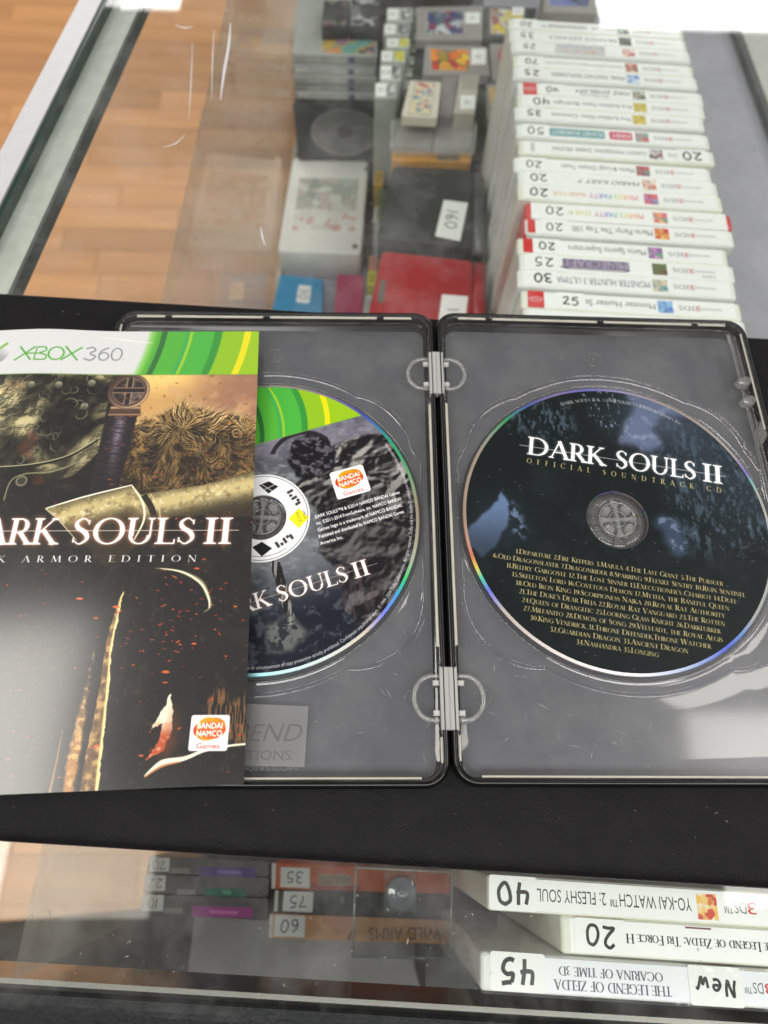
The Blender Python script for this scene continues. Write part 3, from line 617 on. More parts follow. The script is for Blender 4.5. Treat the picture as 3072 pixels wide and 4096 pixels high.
def arc_text(C, polys, r, a0, ccw, color, k=3):
    out = []
    for p in polys:
        a = math.radians(a0)+(p[:, 0]/r if ccw else -p[:, 0]/r); q = (r-p[:, 1]) if ccw else (r+p[:, 1])
        out.append(np.c_[q*np.cos(a), q*np.sin(a)])
    C.draw(out, color, k=k)
arc_text(DL, sfit('lay, or circumvention of copy protection strictly prohibited. Confidential unpublished work. \u00a9 1999\u20132004 Dolby Laboratories. All rights reserved. Dolby and the double-D symbol are trademarks of Dolby Laboratories.', 0, 57.2*math.radians(127), 0, 1.35), 57.4, -92, True, (226, 226, 226))
rt = lambda polys: rot(polys, 18.3)
for k, (s_, x1_) in enumerate((('DARK SOULS\u2122II & \u00a92014 NAMCO BANDAI Games', 53.1), ('Inc. \u00a92011-2014 FromSoftware, Inc. NAMCO BANDAI', 53.1), ('Games logo is a trademark of NAMCO BANDAI.', 53.1), ('Published and distributed by NAMCO BANDAI Games', 53.1), ('America Inc.', 28.2))):
    DL.draw(rt(sfit(s_, 19.2-.3*k, x1_-.35*k, -6.8-2.75*k, 1.45)), (232, 232, 232), k=3, fat=.4)
T, _ = serif('SOULS'); T2, _ = serif('DARK')
tt = rt(fit(T, -2.2, 24.0, -34.4, 6.2)+twoI(26.2, 32.4, -34.4, 6.2)+fit(T2, -28.8, -4.8, -34.4, 6.2))
M = DL.mask(tt, 3); DL.mix(np.clip(blur(M, 5)*1.5, 0, 1)*.4, (190, 130, 110)); DL.mix(M, (240, 236, 234)); DL.draw(rt([_q(-34, -31.2, 36, -31.2, .16)]), (224, 200, 190), .8)
logo_orange(DL, 33.2, 15.2, 1.08, 17.5)
IM_L = DL.image('game_disc_print')

# ---- soundtrack disc (rotated -8.7 degrees)
DR = Canvas(-60, 60, -60, 60, 7.5)
X, Y = DR.X, DR.Y; n1 = fbm(X, Y, .07, 5, 203); n2 = fbm(X, Y, .35, 5, 205); n3 = fbm(X, Y, 2.5, 3, 208)
DR.A[:] = np.array([19, 25, 26])/255.
DR.mix(sm(.5, .8, n1)*.35, (36, 42, 46)); DR.mix(sm(.62, .8, n2)*.12, (60, 70, 76))
P = DR.poly([(-60, -9), (-57, -3), (-50, 3), (-44.5, 10.8), (-42, 6), (-43, -3), (-48, -12), (-54, -16)], .5, 2.2, 210, .3); DR.mix(P*(.35+.65*sm(-16, 8, Y)), (92, 112, 146))
P = DR.poly([(-43, 9), (-40, 6), (-37, 0), (-36, -8), (-42, -6)], 1.2, 5, 211, .4); DR.mix(P*sm(.45, .62, n2)*.9, (104, 122, 150))
P = DR.poly([(11, 60), (14, 50), (8, 42), (5, 34), (10, 33), (18, 31), (23, 33), (20, 42), (26, 48), (38, 47), (30, 60)], 1.2, 4, 212, .2); DR.mix(P*.85, (104, 114, 146)); DR.mix(P*sm(.5, .7, n2)*.6, (160, 166, 190))
P = DR.poly([(14, -2), (18, 2), (24, 0), (26, -10), (22, -16), (18, -10)], 1.2, 5, 213, .3); DR.mix(P*.6, (74, 90, 120)); DR.mix(P*sm(.55, .65, n2)*.5, (140, 150, 176))
P = DR.poly([(-34, 52), (-24, 56), (-14, 60), (-40, 60)], .6, 5, 214, .3); DR.mix(P*.8, (140, 152, 164))
P = DR.poly([(-42, 46), (-30, 52), (-14, 54), (-10, 38), (-22, 34), (-38, 38)], 2, 6, 215, .2); DR.mix(P*sm(.45, .7, fbm(X*1.6, Y*.7, .6, 5, 216))*.55, (92, 112, 128))
rs = sm(16, 28, X+(Y-10)*.2)*sm(-22, -6, Y)*sm(60, 30, Y); DR.mix(rs*sm(.52, .72, fbm(X*1.6, Y*.6, .35, 5, 217))*.5, (86, 106, 126)); DR.mix(rs*sm(.64, .74, fbm(X*1.3, Y*.7, .8, 4, 218))*.35, (128, 140, 156))
P = DR.poly([(-10, 58), (-4, 44), (0, 40), (6, 40), (10, 50), (8, 60)], 1, 4, 219, .2); DR.mix(P*sm(.6, .72, fbm(X*2, Y, .6, 5, 220))*.8, (120, 132, 150))
DR.mix(sm(10, 34, X+(Y-20)*.3)*sm(-16, 14, Y)*(.25+.5*fbm(X, Y, .05, 3, 240))*.8, (62, 74, 88)); DR.mix(np.exp(-(((X-20)/16)**2+((Y-44)/12)**2))*.35, (96, 106, 134)); DR.mix(np.exp(-(((X+46)/12)**2+((Y+2)/12)**2))*.2, (80, 96, 120))
for k in range(70):
    a_ = rng.uniform(0, 6.28); r_ = 58*math.sqrt(rng.uniform(0, 1)); DR.draw(stroke([(r_*math.cos(a_), r_*math.sin(a_)), (r_*math.cos(a_)+rng.uniform(.2, .8), r_*math.sin(a_)+rng.uniform(-.3, .3)), (r_*math.cos(a_)+.9, r_*math.sin(a_))], [.05, .22, .05], 3), (150, 156, 160), .7)
r8 = lambda polys, d=-8.7: rot(polys, d)
T2, _ = serif('DARK'); T, _ = serif('SOULS')
tt = fit(T2, -36.8, -4.6, 22.7, 8.1)+fit(T, -.8, 31.0, 22.7, 8.1)+twoI(33.8, 41.7, 22.7, 8.1)
M = DR.mask(r8(tt), 3); DR.mix(np.clip(blur(M, 5)*1.5, 0, 1)*.4, (150, 160, 170)); DR.mix(np.clip(blur(M, 2)*1.3, 0, 1)*.4, (230, 225, 225)); DR.mix(M, (250, 248, 246)); DR.draw(r8([_q(-40, 26.3, 43, 26.3, .18)]), (240, 240, 240), .9)
gold = (196, 180, 122)
s2, _ = serif('OFFICIAL SOUNDTRACK CD', .95); DR.draw(r8(fit(s2, -36.6, 40.9, 18.6, 2.3)), gold, k=3)
rows = ['1.Departure 2.Fire Keepers 3.Majula 4.The Last Giant 5.The Pursuer', '6.Old Dragonslayer 7.Dragonrider 8.Sparring 9.Flexile Sentry 10.Ruin Sentinel', "11.Belfry Gargoyle 12.The Lost Sinner 13.Executioner's Chariot 14.Duel",
 '15.Skeleton Lord 16.Covetous Demon 17.Mytha, the Baneful Queen', '18.Old Iron King 19.Scorpioness Najka 20.Royal Rat Authority', "21.The Duke's Dear Freja 22.Royal Rat Vanguard 23.The Rotten", '24.Queen of Drangleic 25.Looking Glass Knight 26.Darklurker',
 '27.Milfanito 28.Demon of Song 29.Velstadt, the Royal Aegis', '30.King Vendrick 31.Throne Defender,Throne Watcher', '32.Guardian Dragon 33.Ancient Dragon', '34.Nashandra 35.Longing']
sp = [(-38, 40), (-46.4, 47.9), (-41, 44.6), (-38.7, 41.6), (-37, 40), (-35.6, 39.7), (-34.4, 38.2), (-33.6, 38.6), (-31, 34.5), (-23.6, 26), (-14, 15.5)]
for k, (s_, (a, b)) in enumerate(zip(rows, sp)):
    P, _ = serif(s_); DR.draw(r8(fit(P, a, b, -20.4-3.08*k, 1.95)), gold, k=3)
s3, _ = serif('DARK SOULS II & \u00a92014 NAMCO BANDAI Games Inc.', .04)
P = fit(s3, 0, 54*math.radians(55.5), 0, 1.5); arc_text(DR, P, 53.6, 108, False, (176, 176, 176))
IM_R = DR.image('soundtrack_disc_print')

# ------------------------------------------------------------------ materials of the place
PI = math.pi
leather = mat('black_leatherette', (22, 21, 23), .5, vary=.16, bump=.7, bscale=1.2, spec=.09)
foam = mat('black_grained_vinyl', (18, 19, 23), .42, vary=.15, bump=1., bscale=.6, spec=.14)
black_metal = mat('black_lacquer', (14, 14, 15), .18, vary=.05)
glass_m = glassy('counter_glass', (.965, .98, .97), .015, 0., .04, .96, smudge=.06)  # smudges, strengthened to paint a milky veil of reflected ceiling
pane_m = glassy('side_pane_glass', (.95, .965, .95), .03, .28, .05, .62, hazecol=(.78, .71, .60), smudge=.12)  # beige haze colour stands in for milky mirror reflections in the pane
edge_m = mat('green_glass_edge', (28, 52, 44), .2)
alu = mat('painted_aluminium', (205, 205, 206), .4, .3, vary=.03)
alu_bright = mat('polished_aluminium', (128, 126, 120), .2, .9, vary=.04)
felt = mat('grey_felt', (160, 158, 167), .95, vary=.05, bump=.5, bscale=2.5)
ledge_m = mat('galvanised_ledge', (188, 192, 184), .6, .2, vary=.08, bump=.3, bscale=.5)
shelf_m = mat('dark_shelf_laminate', (44, 40, 36), .35, vary=.18, bump=.25, bscale=1.2, spec=.5)
white_p = mat('white_case_plastic', (226, 226, 222), .32, vary=.02)
white_p2 = mat('ivory_case_plastic', (224, 224, 210), .32, vary=.02)
red_p = mat('red_case_plastic', (206, 34, 36), .3)
paper = mat('white_spine_paper', (241, 241, 240), .35, vary=.015, coat=.3)
paper2 = mat('grey_white_spine_paper', (236, 238, 244), .35, vary=.015, coat=.3)
stick = mat('sticker_paper', (240, 240, 238), .6, vary=.02)
ink = mat('marker_ink', (18, 18, 20), .5, vary=0)
ink2 = mat('soft_grey_print', (92, 92, 92), .5, vary=0)
black_print = mat('black_print', (34, 34, 36), .5, vary=0)
red_print = mat('red_print', (206, 46, 48), .5, vary=0)
clear = glassy('clear_plastic', (.97, .97, .96), .07, .03, .05, .95, smudge=.02)
clear_tray = glassy('clear_tray_plastic', (.93, .93, .925), .085, .02, .055, .93, smudge=.06, bump=.12, bscale=.012)
frost = glassy('frosted_plastic', (.88, .88, .87), .12, .12, .06, .7, (.74, .74, .70))
def pm(name, rgb, rough=.45, **k): return mat(name, rgb, rough, vary=.03, **k)

# ------------------------------------------------------------------ floor, far below the counter
fl = tag(MB().box(-2600, 900, -700, 3400, -912, -900.7).build('floor', mat('floor_base', (92, 62, 38), .6), base=(0, 0, -900)), kind='structure')
wood = mat('oak_laminate', (208, 150, 96), .38, vary=.12, rand=.24, vscale=.02, bump=.15, bscale=.1)
nt = wood.node_tree
for n_ in nt.nodes:
    if n_.type == 'MAPPING': n_.inputs['Scale'].default_value = (180, 1300, 1000)
plank_me = {}
k = 0
for r in range(44):
    y = -620+r*65.0; x = -1500+random.uniform(-300, 0)
    while x < 300:
        L_ = random.choice((280, 340, 420, 460)); 
        if x+L_ > -560-y*.26-60 and x < -170 and k < 298:
            if L_ not in plank_me:
                o = MB().box(.4, L_-.4, .4, 64.6, -2, 0, .35).build('plank', wood, fl); plank_me[L_] = o.data
            else: o = link(bpy.data.objects.new('plank', plank_me[L_]), fl)
            o.location = (x*S, y*S, 0.0); k += 1
        x += L_
sheet_pts = [at(-900, 3790, -896), at(0, 3690, -896), at(560, 3640, -896), at(1100, 3620, -896)]  # dark sheet added for the dark side of a reflection in the glass
mp_ = [(-1500, -1900), (600, -1900), (600, sheet_pts[3][1]+4), sheet_pts[2], sheet_pts[1], (-1500, sheet_pts[1][1]-10)]
o = MB().loft([inset_poly(mp_, 0), inset_poly(mp_, 0), inset_poly(mp_, 4)], [-900.2, -892, -888]).build('dark_reflection_sheet', mat('sheet_black', (22, 20, 17), .7, bump=.5, bscale=.2), base=(-700, -450, -900))
tag(o, 'added dark sheet on the wood floor in place of a dark reflection, bottom left', 'dark sheet')

# ------------------------------------------------------------------ the glass display counter
A_ = -.060                                     # the counter is turned a little against the open case
ct = thing('display_counter', 'glass topped display counter with aluminium edge and grey felt inside', 'display counter', (0, 0, -900))
def cmesh(mb, name, m, smooth=False, kind=None):      # parts of the counter, given in view millimetres
    o = mesh(name, [(v[0], v[1], v[2]+900) for v in mb.V], mb.F, m, ct, smooth)
    if kind: o['kind'] = kind
    return o
GT = -20.                                       # top of the glass
p0, p1 = at(430, 0, GT), at(0, 870, GT)         # left edge of the glass sheet
def on(p, q, y): return p[0]+(q[0]-p[0])*(y-p[1])/(q[1]-p[1])
lx = lambda y: on(p0, p1, y)
r0, r1 = at(0, 3898, GT-26), at(3072, 4085, GT-26)
ly = lambda x: r0[1]+(r1[1]-r0[1])*(x-r0[0])/(r1[0]-r0[0])
def strip(name, offs, z0, z1, m, b=.6, y0=-260, y1=900):
    P = [(lx(y0)+offs[0], y0), (lx(y0)+offs[1], y0), (lx(y1)+offs[1], y1), (lx(y1)+offs[0], y1)]
    return cmesh(MB().loft([inset_poly(P, b), P, P, inset_poly(P, b)], [z0, z0+b, z1-b, z1]), name, m)
G = [(lx(-190)+.3, -175-6), (420, ly(420)-1), (420, 900), (lx(900)+.3, 900)]
G[0] = (lx(ly(-210)), ly(-210)-1)
mbg = MB().loft([G, G], [GT-6, GT]); V = mbg.V
og = cmesh(MB().add(V, [f for f in mbg.F if len(f) == 4][4:6]), 'glass_top', glass_m)
strip('glass_edge', (-2.2, -.2), GT-6.5, GT+.1, edge_m, .2)
strip('edge_rail', (-15.5, -2.4), GT-24, GT+1.2, alu, 1.2)
strip('support_ledge', (-2.2, 15.5), GT-10, GT-6.6, ledge_m, .5)
strip('ledge_gasket', (15.6, 17.4), GT-14, GT-6.4, mat('dark_gasket', (70, 74, 70), .7), .3)
# front metal channel, front pane and the vinyl strip before it
def fstrip(name, o0, o1, z0, z1, m, b=.4, x0=-260, x1=330):
    P = [(x0, ly(x0)+o0), (x1, ly(x1)+o0), (x1, ly(x1)+o1), (x0, ly(x0)+o1)]
    return cmesh(MB().loft([inset_poly(P, b), P, P, inset_poly(P, b)], [z0, z0+b, z1-b, z1]), name, m)
fstrip('front_rail', -2.4, -.8, GT-50, GT-26, alu_bright, .4)
fstrip('front_channel', -4.4, -2.5, GT-52, GT-29, mat('dark_channel', (22, 22, 24), .3), .4)
fstrip('vinyl_strip', -60, -4.6, GT-70, GT-24.5, foam, 1.2)
P = [(-240, ly(-240)-1.2), (330, ly(330)-1.2), (330, ly(330)-.9), (-240, ly(-240)-.9)]
o = cmesh(MB().add([(-240, ly(-240)-1.6, -290), (330, ly(330)-1.6, -290), (330, ly(330)-1.6, GT-27), (-240, ly(-240)-1.6, GT-27)], [(0, 1, 2, 3)]), 'front_pane', glassy('front_pane_glass', (.96, .97, .96), .25, .02, .01, .06))
SH = -290.
px_ = lambda y: -119.9+.043*(y-330)              # foot of the inner side pane
o = cmesh(MB().add([(px_(-150)+0, -152, SH), (px_(900), 900, SH), (px_(900), 900, GT-8), (px_(-150), -152, GT-8)], [(0, 1, 2, 3)]), 'side_pane', pane_m)
o = cmesh(MB().loft([[(px_(-150)-.2, -152), (px_(-150)+3.0, -152), (px_(900)+3, 900), (px_(900)-.2, 900)]]*2, [SH+.1, SH+5]), 'pane_foot', mat('clear_channel', (186, 186, 178), .4))
SHP = [(px_(-165)-1, -212), (420, -226), (420, 900), (px_(900)-1, 900)]
cmesh(MB().loft([SHP, SHP], [SH-12, SH]), 'shelf_board', shelf_m)
# grey felt platform under the row of cases and the right-hand inner wall
ra, rb = at(2925, 150, -204), at(3072, 560, -204)
rx_ = lambda y: on(ra, rb, y)
PL = [(50, -100), (rx_(-100), -100), (rx_(820), 820), (98, 820)]
cmesh(MB().loft([inset_poly(PL, 0), PL, PL], [SH+.1, -206, -204.2]), 'felt_platform', felt)
cmesh(MB().loft([[(rx_(-100)+.2, -100), (rx_(-100)+4.5, -100), (rx_(820)+4.5, 820), (rx_(820)+.2, 820)]]*2, [SH+.1, -196]), 'dark_trim', mat('trim_grey', (92, 92, 92), .6))
cmesh(MB().loft([[(rx_(-100)+4.7, -100), (rx_(-100)+60, -100), (rx_(820)+60, 820), (rx_(820)+4.7, 820)]]*2, [SH+.1, -194]), 'white_side_rail', mat('white_side_paint', (186, 186, 180), .5))
PB = [(6, -200), (190, -200), (190, -112), (6, -112)]
cmesh(MB().loft([PB, PB], [SH+.1, -206]), 'black_step', mat('black_step_board', (30, 28, 27), .4, vary=.15))
cmesh(MB().box(-60, 420, 905, 912, -900, GT-7), 'back_panel', mat('dark_back_panel', (40, 42, 36), .6))
# cabinet body below the shelf, seen past the pane
cmesh(MB().box(-60, 420, -150, 880, -890, SH-12.5), 'cabinet_body', mat('cabinet_side', (120, 112, 100), .6))

# ------------------------------------------------------------------ leatherette pad
pt = [at(0, 1160, -9.3), at(1250, 1228, -9.3), at(3072, 1340, -9.3), at(3072, 3560, -9.3), at(1400, 3460, -9.3), at(0, 3370, -9.3)]
def line_fit(P):
    P = np.array(P); a, b = np.polyfit(P[:, 0], P[:, 1], 1); return lambda x: a*x+b
tl = line_fit(pt[:3]); bl_ = line_fit(pt[3:])
X0, X1 = -232., 205.
V = []; F = []
prof = [(3.5, -19.8), (.9, -18.6), (0, -15.5), (.6, -11.5), (2.6, -10.2), (6.0, -9.3)]
nx = 24
def ring(ins, z):
    a = [(X0+ins+(X1-X0-2*ins)*i/nx, bl_(X0+ins+(X1-X0-2*ins)*i/nx)+ins, z) for i in range(nx+1)]
    b = [(X1-ins-(X1-X0-2*ins)*i/nx, tl(X1-ins-(X1-X0-2*ins)*i/nx)-ins, z) for i in range(nx+1)]
    return a+b
pad = MB().loft([ring(i, z) for i, z in prof], [0]*6)
o = pad.build('counter_pad', leather, None, True, base=(0, 0, -19.8))
tag(o, 'wide black leatherette pad across the glass counter under the open metal case', 'pad')

# ------------------------------------------------------------------ open metal disc case
case = thing('disc_case', 'open metal two-disc case with grey lining and clear plastic trays, lying on the black pad', 'disc case', (0, 0, -7.3))
TZ = 7.3
lining_m = mat('grey_printed_lining', (108, 109, 115), .32, .55, vary=.2, vscale=.012, spec=.6)
nt = lining_m.node_tree
for n_ in list(nt.nodes):
    if n_.type == 'TEX_NOISE': n_.inputs['Detail'].default_value = 9; n_.inputs['Roughness'].default_value = .62
WD, HT, CX, RAD = 135.5, 95.3, 67.4, 60.
def half_mat(s):
    al = -.0117; be = 0. if s < 0 else -.0033; y0 = 0. if s < 0 else .58; x0 = -.95 if s < 0 else .95
    M = Matrix.Translation((x0*S, y0*S, TZ*S))@Matrix.Rotation(be, 4, 'Z')@Matrix.Rotation(-al*s, 4, 'Y')
    return M
def tray_mesh():
    """clear tray with a disc well: rings of a star-shaped net round the disc"""
    NA = 720; th = np.linspace(0, 2*np.pi, NA, endpoint=False); c, s_ = np.cos(th), np.sin(th)
    def ray_rr(ins, rad_):                     # distance to a rounded rectangle
        lo = np.full(NA, 20.); hi = np.full(NA, 140.)
        for _ in range(40):
            m = (lo+hi)/2; u = CX+m*c; v = m*s_
            du = np.maximum(ins+rad_-u, u-(WD-ins-rad_)); dv = np.abs(v)-(HT-ins-rad_)
            d = np.hypot(np.maximum(du, 0), np.maximum(dv, 0))+np.minimum(np.maximum(du, dv), 0)-rad_
            lo = np.where(d < 0, m, lo); hi = np.where(d < 0, hi, m)
        return lo
    B = np.full(NA, 66.3); deep = np.zeros(NA)
    for ang, rad_, rc in ((-41, 73.5, 26), (-139, 73.5, 26), (43, 69.0, 30), (137, 69.0, 30)):
        g = th-math.radians(ang); e = rad_-rc; disc_ = rc*rc-(e*np.sin(g))**2
        q = np.where((disc_ > 0) & (np.cos(g) > 0), e*np.cos(g)+np.sqrt(np.maximum(disc_, 0)), 0)
        deep = np.maximum(deep, np.clip((q-66.3)/5., 0, 1)); B = np.maximum(B, q)
    side = np.where(np.abs(c) > 1e-6, (CX-5.4)/np.maximum(np.abs(c), 1e-6), 999); B = np.minimum(B, side)
    R_ = ray_rr(1.62, 6.9)
    PLT = -4.0
    rings = [(np.full(NA, 7.4), np.full(NA, -6.1)), (np.full(NA, 30.), np.full(NA, -6.15)), (np.full(NA, 60.9), np.full(NA, -6.15)), (np.full(NA, 61.15), np.full(NA, -6.0)), (np.full(NA, 61.3), np.full(NA, -5.0)), (np.full(NA, 61.5), np.full(NA, -4.85))]
    for t in (.15, .3, .45, .6, .75, .88, .96):
        r = 61.5+(B-.9-61.5)*t; rings.append((r, -4.9-1.2*np.sin(np.pi*t*.9)*np.maximum(deep, .45)+.15*t*t))
    rings += [(B-.75, np.full(NA, -4.75)), (B-.4, np.full(NA, -4.45)), (B-.12, np.full(NA, -3.95)), (B+.1, np.full(NA, -3.82)), (B+.35, np.full(NA, -3.88)), (B+.7, np.full(NA, PLT))]
    for t in (.2, .4, .6, .8): rings.append((B+.7+(R_-2.6-B-.7)*t, np.full(NA, PLT)))
    k = 1/np.maximum(np.abs(c), np.abs(s_))
    rings += [(R_-1.5, np.full(NA, PLT)), (R_-1.2, np.full(NA, -3.8)), (R_-.75, np.full(NA, -.6)), (R_-.55, np.full(NA, -.35)), (R_, np.full(NA, -.3))]
    mb = MB(); mb.outline = [(CX+(B[i]+.1)*c[i], (B[i]+.1)*s_[i]) for i in range(0, NA, 2)]; mb.loft([[(CX+r[i]*c[i], r[i]*s_[i], z[i]) for i in range(NA)] for r, z in rings], [0]*len(rings), False, False)
    return mb
TRAY = tray_mesh()
bead_m = glassy('clear_bead', (.88, .88, .87), .14, .04, .05, .9, (.66, .66, .62))
for s in (-1, 1):
    Mh = half_mat(s)
    def add(mb, name, m, smooth=True, base=None, **k):
        V = [(s*x, y, z) for x, y, z in mb.V]; F = mb.F if s > 0 else [f[::-1] for f in mb.F]
        o = mesh(name, V, F, m, case, smooth, **k); o.matrix_local = Mh; return o
    sh = MB(); rslab(sh, -.6, WD+.6, -HT-.6, HT+.6, 8.6, [(2.2, -7.25), (.6, -6.8), (0, -5.2), (0, -2.0), (.35, -.8), (.9, -.15), (1.5, 0), (2.0, -.25), (2.15, -.9), (2.2, -6.6)], 8, True, True)
    add(sh, 'metal_cover', black_metal)
    ln = MB(); P = rrect(3.8, WD-4.2, -HT+2.6, HT-5.4, 4.5, 6); ln.loft([P, P], [-6.6, -6.35]); add(ln, 'printed_lining', lining_m, False)
    add(TRAY, 'clear_tray', clear_tray)
    for mu, mv, mr in ((CX, 75, 3.4), (CX, 75, .5), (11.2, -67, 2.9), (11.0, 64.5, 2.7)):
        add(MB().tube([(x, y, -3.98) for x, y in circle(mu, mv, mr, 32)], .15, 5, True), 'mould_mark', bead_m, True)
    add(MB().tube([(x, y, -4.95) for x, y in circle(CX, 0, 61.5, 160)], .22, 6, True), 'inner_well_rim', bead_m, True)
    # lip of the tray: light on the rim painted as pale strips with breaks
    lip = MB()
    for a_, b_ in ((9, 21), (24, 70), (73, 112), (115, 127)):
        lip.box(a_, b_, HT-3.4, HT-2.3, -.9, -.25, .2)
    lip.box(9, 127, -HT+2.3, -HT+3.0, -.9, -.3, .2)
    lip.box(1.9, 2.9, -50, 49, -.9, -.15, .2); lip.box(1.9, 2.6, -88, -80, -.9, -.2, .2)
    lip.box(WD-2.9, WD-2.2, 40, 88, -.9, -.25, .2); lip.box(WD-2.9, WD-2.2, -88, 30, -.9, -.25, .2)
    add(lip, 'tray_lip', mat('painted_rim_light', (176, 172, 160), .3, vary=.1), False)
    sc_ = MB()
    for k in range(120):
        u_, v_ = random.uniform(6, WD-6), random.choice((random.uniform(-90, -40), random.uniform(-90, 85)))
        if math.hypot(u_-CX, v_) < 69: continue
        g = random.gauss(0, .5)+(1.4 if random.random() < .35 else 0); l_ = abs(random.gauss(0, 1.3))+.15; w_ = random.uniform(.03, .09)
        P = [(u_+x_*math.cos(g)-y_*math.sin(g), v_+x_*math.sin(g)+y_*math.cos(g)) for x_, y_ in ((-l_, -w_*.2), (0, -w_), (l_, 0), (.1, w_))]
        sc_.loft([P, P], [-3.98, -3.95])
    o = add(sc_, 'tray_scuffs', glassy('scuff_white', (.8, .8, .8), .3, .28, .05, .5), False); o['kind'] = 'stuff'
    # disc hub
    hb = MB(); Pc = lambda r, n=56: circle(CX, 0, r, n)
    hb.loft([Pc(11.6), Pc(11.6), Pc(7.35), Pc(7.3)], [-5.6, -4.85, -4.85, -5.3], False, False)
    hb.loft([Pc(7.2), Pc(7.2), Pc(6.9), Pc(6.4)], [-4.9, -3.6, -3.3, -3.3], False, False)
    hubo = add(hb, 'disc_hub', clear, True)
    cr_ = MB()
    for d in range(4):
        a = PI/2*d+.05
        def rp(pts): return [(CX+x*math.cos(a)-y*math.sin(a), x*math.sin(a)+y*math.cos(a)) for x, y in pts]
        P = rp([(.0, -.55), (4.4, -.6), (6.6, -1.4), (6.6, 1.4), (4.4, .6), (.0, .55)]); cr_.loft([P, P], [-4.6, -3.0-.02*d])
        g = a+PI/4
        def rg(pts): return [(CX+x*math.cos(g)-y*math.sin(g), x*math.sin(g)+y*math.cos(g)) for x, y in pts]
        P = rg([(3.9, -1.2), (5.0, -2.1), (6.3, -2.0), (6.9, 0), (6.3, 2.0), (5.0, 2.1), (3.9, 1.2)]); cr_.loft([P, P, [tuple(np.array(p)*.8+np.array(rg([(5.4, 0)])[0])*.2) for p in P]], [-4.8, -3.1, -2.6])
    add(cr_, 'hub_cross', frost, False)
    rg_ = MB().tube([(x, y, -3.2) for x, y in Pc(3.2, 40)], .16, 6, True).tube([(x, y, -3.2) for x, y in Pc(7.1, 56)], .18, 6, True).tube([(x, y, -4.8) for x, y in Pc(9.4, 56)], .08, 6, True)
    for d in range(4):
        a = math.radians(45+90*d); rg_.tube([(CX+7.4*math.cos(a), 7.4*math.sin(a), -4.79), (CX+11.4*math.cos(a), 11.4*math.sin(a), -4.79)], .12, 6)
    add(rg_, 'hub_rings', frost, True)
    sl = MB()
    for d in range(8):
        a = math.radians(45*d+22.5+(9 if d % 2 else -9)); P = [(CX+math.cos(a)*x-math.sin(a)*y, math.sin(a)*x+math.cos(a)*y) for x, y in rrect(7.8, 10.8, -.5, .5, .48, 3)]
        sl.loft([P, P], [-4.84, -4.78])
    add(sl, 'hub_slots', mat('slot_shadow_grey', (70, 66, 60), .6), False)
    if s > 0:
        for v_ in (64, 54.5):
            cb = MB()
            P = [(WD-8.4, v_-1.2), (WD-6.6, v_-2.6), (WD-4.2, v_-2.4), (WD-2.6, v_-.4), (WD-2.6, v_+1.6), (WD-4.6, v_+2.2), (WD-6.4, v_+1.6), (WD-8.4, v_+.6)]
            cb.loft([P, P, inset_poly(P, .5)], [-3.95, -.9, -.5]); add(cb, 'booklet_clip', frost, False)
        cb = MB(); P = [(WD-5, 41), (WD-2.3, 45.5), (WD-2.3, 37), (WD-5, 33)]; cb.loft([P, P], [-3.95, -.6]); add(cb, 'booklet_clip', frost, False)
# maker's mark in the left tray, its relief painted as shaded and lit letters
q0, q1, q2, q3 = at(880, 2810, -3.4), at(1234, 2826, -3.4), at(1218, 3068, -3.4), at(870, 3060, -3.4)
eb = MB().loft([[q0, q3, q2, q1]]*2, [TZ-3.45, TZ-3.3])
emb = mesh('mark_patch', eb.V, eb.F, glassy('matte_clear', (.88, .88, .88), .3, .08, .06, .6), case)
def Tm(x, y): return (x, y, TZ-3.2)
ex = q1[0]
P = sfit('BEND', ex-24, ex-2.5, q1[1]-11.2, 6.0, shear=.3)+sfit('PRODUCTIONS', ex-40, ex-5, q1[1]-17.0, 3.2)+sfit('PRODUCTIONS.COM', ex-38, ex-3, q1[1]-20.6, 1.7)
flat('mark_lettering', P, glassy('mark_shade', (.76, .76, .76), .12, .02, .10, .9), case, Tm)
flat('mark_lettering', [q+(.35, .3) for q in P], glassy('mark_highlight', (.95, .95, .95), .12, .08, .10, .9), case, lambda x, y: (x, y, TZ-3.26))
# two frosted hinges
for yc in (64.6, -67.2):
    hg = MB()
    for x0, x1, zt in ((-3.1, -1.7, .0), (-1.7, .0, .25), (.0, 1.7, .2), (1.7, 3.0, -.05)):
        hg.box(x0+.02, x1-.02, yc-10.6, yc+10.2, -3.2, zt, .35)
    for sx in (-1, 1):
        for dy in (-5.0, 5.0):
            hg.box(min(sx*3.2, sx*5.4), max(sx*3.2, sx*5.4), yc+dy-.9, yc+dy+.9, -2.9, -1.0, .4)
    hh = mesh('hinge', [(x, y, z+TZ) for x, y, z in hg.V], hg.F, glassy('frosted_hinge_plastic', (.93, .93, .91), .12, .42, .08, .9, (.86, .86, .83)), case)
    rr2 = MB()
    for sx in (-1, 1):
        path = [(sx*3.0, yc+7.3, -1.7)]+[(sx*(5.6+6.4*math.cos(t)*.98), yc+7.3*math.sin(t), -1.7) for t in np.linspace(PI/2, -PI/2, 22)]+[(sx*3.0, yc-7.3, -1.7)]
        rr2.tube(path, .85, 10)
    mesh('hinge_loop', [(x, y, z+TZ) for x, y, z in rr2.V], rr2.F, frost, case, True)
sp_ = MB().box(-2.6, 2.6, -88, 88, -7.0, -6.2, .2); mesh('spine_strip', [(x, y, z+TZ) for x, y, z in sp_.V], sp_.F, black_metal, case)

